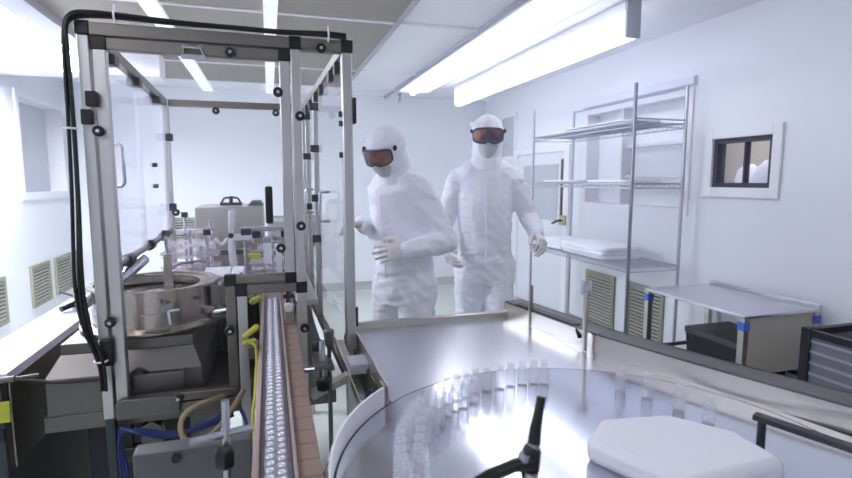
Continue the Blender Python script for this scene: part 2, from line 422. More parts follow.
M().box((2.1, 2.80, 2.47), (2.2, 5.85, ZC)).build('housing', TRIMW, t, .003)
M().prismy([(2.103, 2.47), (2.103, 2.325), (2.125, 2.305), (2.175, 2.305), (2.197, 2.325), (2.197, 2.47)], 2.80, 5.85).build('diffuser', LAMPB, t)
M().box((2.10, 2.78, 2.31), (2.2, 2.80, ZC)).build('end_bracket', TRIMG, t)
light('bright flat ceiling panel light at the top-left corner', (-2.05, 3.45, ZC-.03), (-1.48, 4.93, ZC), LAMPC, TRIMW)
t = thing('ceiling_sprinkler', 'small sprinkler head hanging above the first hooded worker', 'sprinkler', (1.62, 6.55, ZC))
M().lathe([(.03, 0), (.03, -.01), (.012, -.015), (.012, -.07), (.02, -.075), (.02, -.085)], (1.62, 6.55, ZC), 16).build('nozzle', WIRE, t)
M().cyl((1.62, 6.55, ZC-.11), (1.62, 6.55, ZC-.105), .028, 16).bar((1.60, 6.55, ZC-.08), (1.60, 6.55, ZC-.11), .005, .005).bar((1.64, 6.55, ZC-.08), (1.64, 6.55, ZC-.11), .005, .005).build('deflector', WIRE, t)

# unseen ceiling strips added to brighten the near half of the room
light('added unseen ceiling light strip, above the turntable', (1.55, -.9, ZC-.05), (1.68, 2.2, ZC), FILLN, TRIMW)
light('added unseen ceiling light strip, above the white-topped cabinet', (-1.45, -.9, ZC-.05), (-1.15, 2.0, ZC), FILLW, TRIMW)

# ------------------------------------------------------------------ guard enclosure
YE = 1.70
def glass(m): return m
en = thing('machine_guard', 'steel-framed clear machine guard enclosure around the filling station', 'enclosure', (-.13, 2.45, 0))
def post(x0, x1, y0, y1, z0, z1, mat=POST, name='post'):
    return M().box((x0, y0, z0), (x1, y1, z1)).build(name, mat, en, .003)
post(-.497, -.467, YE, YE+.04, .735, 1.85)
post(-.495, -.469, YE+.002, YE+.038, 0, .734, DARKST)
M().box((-.49, YE-.02, .905), (-.455, YE-.001, .985)).build('latch_block', BLACK, en, .004)
post(.075, .105, YE, YE+.04, 0, 1.85)
post(.233, .265, YE, YE+.04, 0, 1.85)
post(-.108, -.080, YE, YE+.04, 0, 1.09)
post(-.55, -.515, 3.17, 3.21, 0, 1.85)
post(.195, .23, 3.17, 3.21, 0, 1.85)
for z0, z1, x0, x1 in ((1.85, 1.885, -.467, .075), (1.85, 1.885, .105, .233), (1.092, 1.12, -.08, .075), (.735, .762, -.467, -.108)):
    M().box((x0, YE, z0), (x1, YE+.04, z1)).build('rail', RAIL, en, .003)
rl = M().bar((-.482, YE+.04, 1.867), (-.532, 3.17, 1.867), .034, .034).build('rail', RAIL, en, .003)
M().bar((.249, YE+.04, 1.867), (.213, 3.17, 1.867), .034, .034).build('rail', RAIL, en, .003)
M().box((-.515, 3.17, 1.85), (.195, 3.21, 1.885)).build('rail', RAIL, en, .003)
M().cyl((-.487, YE+.05, 1.165), (-.533, 3.17, 1.165), .013).build('rail', RAIL, en)
M().bar((.249, YE+.04, .76), (.213, 3.17, .76), .03, .03).build('rail', RAIL, en, .003)
# corner blocks (black)
for x0, x1, z0, z1 in ((-.500, -.464, 1.85, 1.888), (.072, .108, 1.85, 1.888), (.230, .268, 1.85, 1.888), (.072, .108, 1.086, 1.123), (-.111, -.077, 1.086, 1.123)):
    M().box((x0, YE-.003, z0), (x1, YE+.043, z1)).build('corner_block', BLACK, en, .003)
# front door: notched frame with glass
dr = M()
YD = YE+.004
ds = (M().box((-.462, YD, .765), (-.428, YD+.03, 1.847)), M().box((.041, YD, 1.124), (.072, YD+.03, 1.847)))
dt = M().box((-.428, YD, 1.813), (.041, YD+.03, 1.847))
dr.box((-.428, YD, .765), (-.112, YD+.03, .792))
dr.box((-.142, YD, .792), (-.112, YD+.03, 1.152)).box((-.112, YD, 1.124), (.041, YD+.03, 1.152))
door = dr.build('front_door', RAIL, en, .003)
for q in ds: q.build('door_stile', POST, door, .003)
dt.build('door_top_rail', RAIL, door, .003)
gp = [(-.428, .79), (-.14, .79), (-.14, 1.15), (.041, 1.15), (.041, 1.815), (-.428, 1.815)]
M().prismy(gp, YD+.012, YD+.017).build('door_glass', ACRYL, door)
for x0, x1, z0, z1 in ((-.465, -.425, 1.812, 1.850), (.038, .075, 1.812, 1.850), (.040, .075, 1.121, 1.155), (-.144, -.109, 1.12, 1.155)):
    M().box((x0, YD-.004, z0), (x1, YD+.03, z1)).build('door_corner_block', BLACK, door, .003)
gh = M().box((-.013, YD-.045, 1.316), (.009, YD-.012, 1.43)).box((-.010, YD-.012, 1.33), (.006, YD+.012, 1.345)).box((-.010, YD-.012, 1.40), (.006, YD+.012, 1.415))
gh.build('door_handle', BLACK, door, .005)
# steel latch on the top rail
la = M().box((-.232, YD-.012, 1.800), (-.168, YD, 1.812)).tube([(-.228, YD-.006, 1.81), (-.222, YD-.022, 1.83), (-.178, YD-.022, 1.83), (-.170, YD-.006, 1.81)], .005).cyl((-.222, YD, 1.832), (-.222, YD-.016, 1.832), .007).cyl((-.18, YD, 1.832), (-.18, YD-.016, 1.832), .007)
la.build('latch', WIRE, door)
for z in (1.675, 1.625):
    dx = .006 if z > 1.65 else -.008
    M().box((-.486+dx, YE-.022, z-.022), (-.458+dx, YE+.001, z+.02)).build('hinge', BLACK, en, .003)
M().box((.266, YE-.005, 1.63), (.276, YE+.03, 1.712)).build('hinge', BLACK, en, .003)
def knob(x, y, z, r=.015):
    k = M().lathe([(0, 0), (r*.72, 0), (r, .004), (r, .012), (r*.8, .016), (r*.42, .016), (0.0, .0145)], (0, 0, 0), 18)
    for i, p in enumerate(k.v): k.v[i] = V((x+p.x, y-p.z, z+p.y))
    o = k.build('knob', BLACK, en)
    c = M().cyl((x, y-.0142, z), (x, y-.0175, z), r*.34, 12); c.build('knob_cap', WIRE, o)
    return o
for x, z in ((-.098, 1.825), (.035, 1.716), (.099, 1.647), (.168, 1.855), (.029, 1.236), (.093, 1.304), (-.456, 1.586), (-.46, 1.033), (-.132, .981), (.096, .971), (-.29, .78)):
    knob(x, YE-.001, z)
# front side bay glass, right side panels with clamps
M().box((.105, YE+.016, .9), (.233, YE+.021, 1.85)).build('front_panel', ACRYL, en)
def sidex(y): return .249-(y-1.74)*.036/1.43
for y in (2.62, 3.02):
    x = sidex(y)
    M().box((x-.014, y-.012, .775), (x+.014, y+.012, 1.85)).build('door_stile', POST, en, .002)
for y0, y1 in ((1.745, 2.60), (2.64, 3.16)):
    g = M().add([(sidex(y0)-.003, y0, .78), (sidex(y1)-.003, y1, .78), (sidex(y1)-.003, y1, 1.835), (sidex(y0)-.003, y0, 1.835), (sidex(y0)+.003, y0, .78), (sidex(y1)+.003, y1, .78), (sidex(y1)+.003, y1, 1.835), (sidex(y0)+.003, y0, 1.835)], [(0,1,2,3),(4,7,6,5),(0,4,5,1),(1,5,6,2),(2,6,7,3),(3,7,4,0)])
    p = g.build('side_panel', ACRYL, en)
    yh = y0+.42 if y1 < 2.7 else y0+.15
    xx = sidex(yh)
    M().tube([(xx-.003, yh, 1.40), (xx-.035, yh, 1.40), (xx-.042, yh, 1.39), (xx-.042, yh, 1.29), (xx-.035, yh, 1.28), (xx-.003, yh, 1.28)], .006).build('panel_handle', WIRE, p)
for y, z in ((2.62, 1.60), (2.62, 1.36), (2.62, 1.16), (3.02, 1.58), (3.02, 1.30), (2.62, 1.80), (3.02, 1.80)):
    x = sidex(y); M().box((x-.03, y-.016, z-.018), (x+.012, y-.006, z+.018)).build('hinge', DARKST, en, .002)
for y in (1.85, 2.0, 2.3, 2.5, 2.75, 2.95):
    x = sidex(y); M().box((x-.022, y-.022, 1.808), (x-.003, y+.022, 1.848)).build('glass_clamp', DARKST, en, .003)
for z in (1.66, 1.63, 1.53):
    M().box((.222, YE+.012, z-.009), (.233, YE+.03, z+.009)).build('glass_clamp', DARKST, en, .002)
# left side: two hazy panels hung on clamps
def lx(y): return -.480-(y-1.74)*.052/1.43
for y0, y1, hy in ((1.745, 2.42, 2.03), (2.40, 3.165, 2.72)):
    o = .004 if y0 < 2 else -.006
    g = M().add([(lx(y0)-.003+o, y0, 1.165), (lx(y1)-.003+o, y1, 1.165), (lx(y1)-.003+o, y1, 1.835), (lx(y0)-.003+o, y0, 1.835), (lx(y0)+.003+o, y0, 1.165), (lx(y1)+.003+o, y1, 1.165), (lx(y1)+.003+o, y1, 1.835), (lx(y0)+.003+o, y0, 1.835)], [(0,1,2,3),(4,7,6,5),(0,4,5,1),(1,5,6,2),(2,6,7,3),(3,7,4,0)])
    p = g.build('side_panel', ACRYLH, en)
    if y0 < 2:
        xx = lx(1.86)
        M().tube([(xx+.003, 1.90, 1.565), (xx+.035, 1.88, 1.56), (xx+.042, 1.88, 1.55), (xx+.042, 1.88, 1.44), (xx+.035, 1.88, 1.43), (xx+.003, 1.90, 1.425)], .0055).ball((xx+.006, 1.90, 1.565), .008).ball((xx+.006, 1.90, 1.425), .008).build('panel_handle', WIRE, p)
    else:
        for z in (1.52, 1.42): M().cyl((lx(2.75)-.01, 2.75, z), (lx(2.75)+.012, 2.75, z), .010, 12).build('bolt', DARKST, p)
for y in (1.95, 2.35, 2.85):
    M().box((lx(y)-.018, y-.03, 1.815), (lx(y)+.030, y+.03, 1.848)).build('glass_clamp', BLACK, en, .004)
for y in (1.86, 2.08, 2.52, 2.9):
    M().cyl((lx(y)-.001, y-.025, 1.165), (lx(y)-.001, y+.025, 1.165), .022, 14).build('rail_clamp', BLACK, en)
for z in (1.68, 1.30):
    M().box((-.532, 3.15, z-.02), (-.495, 3.17, z+.02)).build('hinge', DARKST, en, .003)
M().box((-.515, 3.185, 1.05), (.195, 3.19, 1.85)).build('rear_panel', ACRYL, en)
M().box((-.515, 3.17, 1.02), (.195, 3.21, 1.05)).build('rail', RAIL, en, .003)
for x, z in ((-.27, 1.83), (.05, 1.83), (-.5, 1.27)):
    knob(x, 3.168, z, .02)
M().box((-.68, 1.775, .68), (-.06, 3.16, .73)).box((.085, 1.75, .68), (.2, 3.16, .73)).build('machine_bed', DSTEEL, en, .003)
M().box((.095, 2.3, .90), (.19, 3.1, .925)).box((.095, 2.35, .73), (.12, 2.4, .90)).box((.095, 3.0, .73), (.12, 3.05, .90)).build('bed_plate', STEEL, en, .003)

# black cable bundle draped over the frame
cb = thing('cable_bundle', 'black cable bundle running along the guard top rail and down its corner', 'cable', (-.5, 1.68, .93))
path = [(.245, 1.69, 1.888), (.19, 1.69, 1.892), (.05, 1.69, 1.889), (-.10, 1.69, 1.892), (-.25, 1.69, 1.894), (-.40, 1.69, 1.900), (-.465, 1.69, 1.898), (-.498, 1.68, 1.886), (-.512, 1.675, 1.855), (-.513, 1.675, 1.77), (-.513, 1.675, 1.586), (-.516, 1.675, 1.394), (-.524, 1.675, 1.20), (-.522, 1.672, 1.10), (-.512, 1.672, 1.02), (-.492, 1.672, .95), (-.480, 1.665, .90), (-.478, 1.665, .84)]
def smoothpath(p, k=4):
    p = [V(q) for q in p]; out = []
    for i in range(len(p)-1):
        a, b, c, d = p[max(i-1, 0)], p[i], p[i+1], p[min(i+2, len(p)-1)]
        for j in range(k):
            t = j/k; out.append(.5*((2*b)+(c-a)*t+(2*a-5*b+4*c-d)*t*t+(3*b-a-3*c+d)*t**3))
    out.append(p[-1]); return out
sp = smoothpath(path)
for k, (dx, dz, r) in enumerate(((0, 0, .006), (-.008, .008, .005), (.008, .003, .0045))):
    pts = []
    for i, p in enumerate(sp):
        hv = min(1, max(0, (p.z-1.80)/.09)); f = math.sin(i*.19+k*2)*.003
        pts.append(p+V((dx*(1-hv)+f*(1-hv), -.004*k, dz*hv+f*hv)))
    M().tube(pts, r, 8).build('cable', RUBBER, cb)
for p in ((-.395, 1.69, 1.902), (.19, 1.69, 1.892)):
    M().tube([V(p)+V((0, .016*math.cos(a), .016*math.sin(a))) for a in [i*PI/6 for i in range(12)]], .003, 6, True).box((p[0]-.003, p[1]-.006, p[2]+.012), (p[0]+.003, p[1], p[2]+.03)).build('cable_tie', WHITEP, cb)
for p in ((-.519, 1.672, 1.59), (-.486, 1.676, .925)):
    M().tube([V(p)+V((.017*math.cos(a), .017*math.sin(a), 0)) for a in [i*PI/6 for i in range(12)]], .003, 6, True).build('cable_tie', WHITEP, cb)

# ------------------------------------------------------------------ vibratory bowl feeder and its pedestal
bc = (-.405, 2.05, 0)
bf = thing('bowl_feeder', 'round steel vibratory bowl feeder inside the machine guard', 'bowl feeder', (bc[0], bc[1], .945))
R = .203
M().lathe([(.05, .950), (R+.035, .950), (R+.035, .956), (R, .962), (R, 1.078), (R+.008, 1.080), (R+.008, 1.088), (R-.012, 1.088), (R-.012, 1.058), (R-.05, 1.05), (.06, 1.045), (0, 1.06)], bc, 64).build('bowl', BOWL, bf)
sp_ = M()
for k in range(60):
    a0 = k*2*PI/48+.4; a1 = (k+1)*2*PI/48+.4; z0 = 1.052+k*.0005; z1 = z0+.0005
    ri, ro = R-.055, R-.014
    q = [(bc[0]+r*math.cos(a), bc[1]+r*math.sin(a), z+dz) for a, z in ((a0, z0), (a1, z1)) for r in (ri, ro) for dz in (0, .004)]
    sp_.add(q, [(1,3,7,5), (0,4,6,2), (0,1,5,4), (2,6,7,3)])
sp_.build('spiral_track', BOWL, bf)
M().box((-.55, 1.98, .9405), (-.28, 2.16, .9505)).build('clamp_foot', DSTEEL, bf)
# fittings on the bowl wall
def on_wall(ang, z, dr=0): return V((bc[0]+(R+dr)*math.cos(ang), bc[1]+(R+dr)*math.sin(ang), z))
def wallbox(a0, a1, z0, z1, d0, d1, mat, name):
    m = M(); n = 6; vs = []; 
    m.ring([(R+d0, z0), (R+d1, z0), (R+d1, z1), (R+d0, z1)], bc, n, a0, a1); return m.build(name, mat, bf, .001)
wallbox(-1.62, -1.22, .975, 1.012, .000, .006, BOWL, 'access_plate')
wallbox(-1.30, -1.17, 1.018, 1.034, .000, .016, WIRE, 'clamp_block')
wallbox(-1.05, -.75, 1.055, 1.083, .000, .005, BOWL, 'slot_plate')
for a, z in ((-1.30, 1.055), (-1.22, 1.05), (-.72, 1.045)):
    M().cyl(on_wall(a, z), on_wall(a, z, .012), .006, 12).build('bolt', DSTEEL, bf)
p = on_wall(-1.22, 1.02, .012); M().bar(p, p+V((.006, -.004, -.045)), .008, .012).bar(p, p+V((.035, 0, .004)), .008, .008).build('clamp_lever', WIRE, bf, .001)
m = M().box((-.215, 1.96, 1.0), (-.175, 2.13, 1.075)).box((-.215, 1.965, .955), (-.155, 2.06, .975)); m.build('outlet_chute', DSTEEL, bf, .004)
M().cyl((-.20, 1.945, .985), (-.15, 1.935, .99), .012, 16).build('outlet_spout', WIRE, bf)
M().tube(smoothpath([(-.60, 1.90, 1.04), (-.56, 1.95, 1.07), (-.50, 2.02, 1.11), (-.45, 2.12, 1.16)]), .019, 14).build('feed_tube', WIRE, bf)
M().bar((-.38, 2.16, 1.0), (-.38, 2.16, 1.17), .03, .012).build('deflector_plate', STEEL, bf, .002)
# dark caps lying in the bowl
k = 0
for i in range(46):
    a = random.uniform(-2.9, .4); r = random.uniform(.07, R-.062)
    x, y = bc[0]+r*math.cos(a), bc[1]+r*math.sin(a)
    z = 1.0495
    c = M().lathe([(.0085, 0), (.0095, .001), (.0095, .008), (.007, .010), (0, .010)], (x, y, z), 12)
    tag(c.build('vial_stopper', DARKST), 'dark grey vial stopper lying loose in the bowl feeder', 'stopper', 'stoppers in the bowl feeder')
# pedestal
pd = thing('feeder_pedestal', 'flared sheet-steel pedestal carrying the bowl feeder', 'pedestal', (-.45, 2.1, .731))
m = M(); x0, x1 = -.640, -.258
m.box((x0, 1.83, .905), (x1, 2.35, .940)); m.build('top_block', DSTEEL, pd, .003)
M().frustum((-.668, 1.775), (-.230, 2.42), (x0, 1.83), (x1, 2.35), .848, .905).build('flared_skirt', DSTEEL, pd)
M().box((-.668, 1.775, .731), (-.230, 2.42, .848)).build('body', DSTEEL, pd, .003)
m = M().prismy([(-.425, .76), (-.425, .845), (-.28, .845), (-.28, .76)], 1.752, 1.768); m.build('cover_plate', DSTEEL, pd, .003)
m = M().prismy([(-.46, .735), (-.46, .785), (-.445, .795), (-.30, .795), (-.285, .782), (-.285, .735)], 1.682, 1.698)
tag(m.build('cover_plate', DSTEEL, en, .002))
M().tube(smoothpath([(-.42, 1.76, .80), (-.435, 1.75, .84), (-.41, 1.75, .865), (-.385, 1.76, .85)]), .006, 8).build('grommet', BLACK, pd)
M().tube(smoothpath([(-.735, 1.76, .868), (-.64, 1.745, .852), (-.56, 1.75, .845), (-.50, 1.75, .85), (-.49, 1.755, .90)]), .006, 8).build('cable', RUBBER, pd)

# ------------------------------------------------------------------ white topped cabinet at far left
cbn = thing('machine_cabinet', 'dark narrow cabinet with flat white top beside the guard enclosure', 'cabinet', (-.82, 2.3, 0))
M().box((-.905, 1.715, .872), (-.735, 2.85, .90)).build('top', TABLEW, cbn, .002)
M().box((-.90, 1.72, .08), (-.755, 2.83, .872)).build('body', DARKST, cbn, .003)
M().box((-.757, 1.75, .60), (-.745, 2.8, .868)).build('side_panel', BOWL, cbn, .003)
M().box((-.88, 1.76, 0), (-.78, 2.8, .08)).build('plinth', BLACK, cbn)
M().box((-.86, 1.712, .755), (-.735, 1.7195, .818)).build('label_plate', YEL, cbn, .002)
tag(cbn.children[-1], 'yellow-green label plate')
M().box((-.90, 1.71, .70), (-.755, 1.7195, .735)).build('grip_slot', BLACK, cbn)
M().cyl((-.745, 1.705, .885), (-.71, 1.70, .888), .009).cyl((-.71, 1.70, .888), (-.66, 1.72, .885), .0055).build('pipe_stub', DSTEEL, cbn)
t = thing('steel_fitting', 'small steel pipe fitting with wing lever on the white cabinet top', 'fitting', (-.80, 2.52, .90))
M().lathe([(.025, 0), (.025, .012), (.015, .018), (.015, .045), (.022, .05), (.022, .062), (0, .062)], (-.80, 2.52, .90), 18).build('body', WIRE, t)
M().bar((-.80, 2.52, .95), (-.86, 2.49, .985), .012, .008).build('lever', WIRE, t)
M().cyl((-.80, 2.52, .93), (-.845, 2.46, .915), .012).build('outlet', BLACK, t)

# ------------------------------------------------------------------ conveyor
cv = thing('conveyor', 'narrow chain conveyor with brown edge strip carrying glass vials', 'conveyor', (.02, 1.6, 0))
CY0, CY1 = .35, 2.95
M().box((-.045, CY0, .83), (.074, CY1, .918)).build('bed', DSTEEL, cv, .002)
m = M(); y = CY0; 
while y < CY1: m.box((-.032, y, .918), (.024, y+.033, .924)); y += .036
m.build('chain_belt', plain('pale_chain', (150, 148, 154), .4), cv)
m = M(); y = CY0
while y < CY1: m.box((.034, y, .918), (.076, y+.058, .931)); y += .0595
m.build('wear_strip', BROWN, cv, .0015)
M().box((-.046, CY0, .918), (-.034, CY1, .940)).build('guide_rail', PINKW, cv, .002)
M().box((.026, CY0, .918), (.033, CY1, .942)).build('guide_rail', PINKW, cv, .002)
for y in (.7, 2.75):
    M().box((-.02, y-.03, 0), (.05, y+.03, .83)).build('leg', DSTEEL, cv, .003)
# vials, two staggered rows
vm = M().lathe([(0, 0), (.0088, 0), (.0100, .0015), (.0100, .020), (.0085, .024), (.0052, .026), (.0052, .028), (.0068, .029), (.0068, .033), (.0040, .033), (.0045, .026), (.0080, .022), (.0085, .003), (0, .003)], (0, 0, 0), 12)
vmesh = vm.mesh('glass_vial'); vmesh.materials.append(clear('conveyor_vial_glass', (.98, .98, 1), .26, (.97, .97, 1), 1.45, .08))
vmesh.materials.append(plain('vial_rim_glint', (235, 235, 242), .22, .8))  # pale metal rim put in for the sparkle of the glass
for p in vmesh.polygons:
    if p.center.z > .0285: p.material_index = 1
vmesh.polygons.foreach_set('use_smooth', [True]*len(vmesh.polygons))
VL = 'small clear glass vial in the staggered double row on the conveyor'
y = .72; i = 0
while y < 2.25:
    for rx, dy in ((-.0140, 0), (.0060, .0115)):
        o = bpy.data.objects.new('glass_vial', vmesh); COL.objects.link(o); o.location = (rx+random.uniform(-.0012, .0012), y+dy, .924)
        tag(o, VL, 'vial', 'vials on the conveyor'); i += 1
    y += .0232

# guide clamps along the conveyor
def knobhex(m, c, r, h, axis=V((0, 0, 1))):
    a = axis.normalized(); u = a.cross(V((0, 1, 0)) if abs(a.y) < .9 else V((1, 0, 0))).normalized(); w = a.cross(u)
    n = 12; c = V(c); vs = []
    for z, rr in ((0, r*.8), (h*.15, r), (h*.85, r), (h, r*.8)):
        for k in range(n):
            q = rr*(1 if k % 2 else .86); t = 2*PI*k/n; vs.append(c+a*z+u*(q*math.cos(t))+w*(q*math.sin(t)))
    fs = [tuple(range(n-1, -1, -1)), tuple(3*n+k for k in range(n))]
    for i in range(3):
        for k in range(n): fs.append((i*n+k, i*n+(k+1) % n, (i+1)*n+(k+1) % n, (i+1)*n+k))
    return m.add(vs, fs)
t = thing('guide_clamp', 'steel guide rod clamp with black star knob, beside conveyor and junction box', 'clamp', (-.095, 1.0, .80), 'conveyor guide clamps')
M().cyl((-.095, 1.0, .80), (-.092, 1.0, 1.04), .0075).build('upright_rod', WIRE, t)
M().cyl((-.155, .99, .972), (-.046, 1.01, .976), .0075).build('cross_rod', WIRE, t)
knobhex(M(), (-.095, .985, .918), .019, .036).build('star_knob', BLACK, t)
M().bar((-.095, 1.0, .81), (-.040, 1.0, .84), .02, .012).build('foot_bracket', DSTEEL, t)
t = thing('guide_clamp', 'upright guide rod clamp with two black knobs between conveyor and turntable', 'clamp', (.12, 1.35, 0), 'conveyor guide clamps')
cu = M().tube([(.145, 1.42, 0), (.145, 1.42, .95), (.145, 1.42, .985), (.145, 1.42, .995), (.145, 1.42, 1.035), (.145, 1.42, 1.04)], [.007, .006, .006, .012, .015, .010], 16); cu.build('tapered_post', DSTEEL, t)
M().cyl((.08, 1.43, .925), (.155, 1.40, .935), .008).build('cross_rod', WIRE, t)
M().cyl((.122, 1.38, .89), (.122, 1.38, 1.02), .0085).build('upright_rod', WIRE, t)
knobhex(M(), (.122, 1.375, .885), .019, .034).build('star_knob', BLACK, t)
knobhex(M(), (.114, 1.44, .975), .017, .03).build('star_knob', BLACK, t)
M().box((.10, 1.36, .945), (.15, 1.44, .96)).build('bracket', DSTEEL, t, .002)
# sensor fittings on the lane by the notch
t = thing('lane_sensor', 'small steel lane sensor assembly with round white face beside the conveyor', 'sensor', (.06, 1.90, .93))
M().box((.040, 1.90, .932), (.07, 1.95, 1.0)).build('block', STEEL, t, .002)
M().cyl((.052, 1.90, .995), (.052, 1.88, .995), .015, 18).build('sensor_face', WHITEP, t)
M().bar((.035, 1.92, 1.03), (.075, 1.92, 1.03), .014, .014).box((.045, 1.905, 1.0), (.058, 1.93, 1.05)).build('bracket', DARKST, t, .002)
M().cyl((.04, 1.92, 1.06), (.08, 1.93, 1.06), .006).cyl((.06, 1.925, 1.0), (.06, 1.925, 1.09), .005).build('rod', WIRE, t)
# yellow hose with sensor heads
t = thing('yellow_hose', 'yellow-green air hose with moulded plug heads beside the vial lane', 'hose', (-.06, 1.62, .93))
M().cap((-.085, 1.60, .985), (-.052, 1.62, 1.005), .008, .010).cap((-.085, 1.60, .965), (-.06, 1.61, .968), .008).build('plug_head', YEL, t)
M().cap((-.066, 1.80, 1.045), (-.045, 1.82, 1.05), .011).build('plug_head', YEL, t)
M().tube(smoothpath([(-.075, 1.60, .967), (-.055, 1.59, .955), (-.052, 1.57, .90), (-.054, 1.50, .86), (-.062, 1.42, .83), (-.060, 1.36, .79), (-.064, 1.30, .74), (-.072, 1.28, .68)]), .0048, 8).build('hose', YEL, t)
M().tube(smoothpath([(-.055, 1.57, .90), (-.062, 1.46, .82), (-.070, 1.36, .78), (-.066, 1.26, .72)]), .003, 8).build('hose', YEL, t)
M().box((-.075, 1.585, .918), (-.048, 1.66, .955)).build('bracket', DSTEEL, t, .002)

# ------------------------------------------------------------------ clutter under the guard
t = thing('junction_box', 'grey-white junction box with black button below the guard frame', 'junction box', (-.22, 1.3, 0))
M().box((-.315, 1.25, .60), (-.06, 1.30, .835)).build('box', GREYP, t, .004)
M().cyl((-.225, 1.25, .815), (-.225, 1.242, .815), .010, 16).build('button', BLACK, t)
M().box((-.29, 1.26, 0), (-.25, 1.29, .60)).build('leg', DARKST, t); M().box((-.12, 1.26, 0), (-.08, 1.29, .60)).build('leg', DARKST, t)
t = thing('beige_hose', 'beige looped hose hanging below the guard bottom rail', 'hose', (-.2, 1.62, .68))
M().tube(smoothpath([(-.14, 1.74, .76), (-.20, 1.66, .775), (-.255, 1.62, .765), (-.272, 1.60, .73), (-.255, 1.58, .695), (-.21, 1.58, .69), (-.16, 1.62, .715), (-.10, 1.70, .78)]), .0085, 8).build('hose', BEIGE, t)
M().cyl((-.215, 1.57, .69), (-.13, 1.57, .70), .010).build('connector', WIRE, t)
t = thing('blue_tube', 'dark blue air tubing draped under the bowl feeder pedestal', 'tube', (-.3, 1.68, .62))
for k in range(3):
    M().tube(smoothpath([(-.46+.01*k, 1.70, .55), (-.455, 1.69, .68+.01*k), (-.40, 1.68-.01*k, .70), (-.32, 1.67, .685-.008*k), (-.22, 1.66, .69+.006*k), (-.13, 1.66, .72+.012*k)]), .0055, 8).build('tube', BLUE, t)
m = M().tube(smoothpath([(-.11, 1.66, .74), (-.09, 1.6, .71), (-.10, 1.55, .66), (-.12, 1.5, .60)]), .006, 8); m.build('tube', BLUE, t)
t = thing('drive_cabinet', 'dark drive cabinet with grey mounts under the guard', 'cabinet', (-.35, 2.3, 0))
M().box((-.62, 1.95, .10), (-.30, 3.1, .679)).build('body', DARKBOX, t, .003)
M().box((-.47, 1.78, .55), (-.445, 1.81, .735)).box((-.49, 1.77, .56), (-.33, 1.81, .60)).build('mount', DSTEEL, t, .002)
M().prismy([(-.42, .60), (-.35, .60), (-.36, .66), (-.39, .68), (-.42, .66)], 1.78, 1.82).build('mount', DSTEEL, t, .002)
M().box((-.35, 1.90, .64), (-.15, 1.93, .72)).build('mount', DSTEEL, t, .002)
m = M()
for x in (-.57, -.34):
    for y in (2.0, 3.05): m.cyl((x, y, 0), (x, y, .10), .03, 12)
m.build('feet', BLACK, t)

# ------------------------------------------------------------------ filling station inside the guard
t = thing('star_wheel', 'stacked clear acrylic star wheel guides behind the bowl feeder', 'star wheel', (-.37, 2.65, .73))
def star(c, r, z, h, n=10, dep=.018):
    pts = []
    for k in range(n*6):
        a = 2*PI*k/(n*6); q = r-dep*max(0, math.cos(a*n))**2; pts.append((c[0]+q*math.cos(a), c[1]+q*math.sin(a)))
    return M().prism(pts, z, z+h)
star((-.36, 2.62), .13, 1.04, .016).build('wheel_plate', PINKA, t)
star((-.36, 2.62), .13, 1.10, .016).build('wheel_plate', PINKA, t)
star((-.36, 2.62), .10, 1.15, .014).build('wheel_plate', PINKA, t)
M().box((-.47, 2.82, 1.10), (-.27, 2.98, 1.125)).box((-.46, 2.85, 1.18), (-.29, 2.97, 1.195)).build('guide_plate', PINKA, t)
for x, y, z1 in ((-.45, 2.55, 1.2), (-.28, 2.55, 1.2), (-.42, 2.9, 1.26), (-.30, 2.9, 1.24), (-.36, 2.62, 1.22), (-.33, 2.74, 1.17)):
    M().cyl((x, y, .73), (x, y, z1), .008, 10).build('rod', WIRE, t)
for x, y, z in ((-.45, 2.55, 1.2), (-.42, 2.9, 1.26), (-.28, 2.55, 1.2)):
    M().cyl((x, y, z), (x, y, z+.025), .016, 12).build('rod_cap', DARKST, t)
M().lathe([(.03, .73), (.03, 1.035), (.05, 1.04), (.05, 1.055), (0, 1.055)], (-.36, 2.62, 0), 18).build('hub', BOWL, t)
M().tube(smoothpath([(-.47, 2.5, 1.03), (-.44, 2.48, 1.06), (-.38, 2.48, 1.085), (-.28, 2.5, 1.09)]), .006, 8).build('guide_rod', WIRE, t)
t = thing('filling_nozzle', 'white filling nozzle arm with bent tubing in the middle of the guard', 'nozzle', (-.16, 2.5, .73))
M().tube(smoothpath([(-.135, 2.50, .74), (-.145, 2.50, .98), (-.165, 2.50, 1.06), (-.172, 2.5, 1.14), (-.168, 2.5, 1.20)]), .016, 12).build('feed_tube', WHITEP, t)
M().tube([(-.172, 2.5, 1.21), (-.170, 2.5, 1.25), (-.165, 2.5, 1.31), (-.168, 2.5, 1.315)], [.010, .014, .016, .008], 14).build('nozzle_head', WHITEP, t)
M().box((-.185, 2.485, 1.175), (-.085, 2.515, 1.205)).build('arm', WHITEP, t, .005)
M().box((-.13, 2.48, 1.20), (-.085, 2.52, 1.228)).build('clamp', DARKST, t, .003)
M().cyl((-.172, 2.48, 1.20), (-.172, 2.478, 1.20), .012).cyl((-.172, 2.478, 1.20), (-.172, 2.462, 1.20), .009, 12).build('set_screw', DARKST, t)
M().tube(smoothpath([(-.24, 2.5, 1.19), (-.215, 2.5, 1.16), (-.19, 2.5, 1.185)]), .007, 8).build('branch_tube', WHITEP, t)
t = thing('tubing_manifold', 'rod frame with clear plates and yellow fittings behind the door notch', 'manifold', (-.02, 2.6, .73))
for x, y in ((-.115, 2.5), (-.03, 2.5), (.06, 2.5), (-.09, 2.8), (.07, 2.8), (.005, 2.62)):
    M().cyl((x, y, .73 if x < -.06 else .985), (x, y, 1.185), .006, 10).build('rod', WIRE, t)
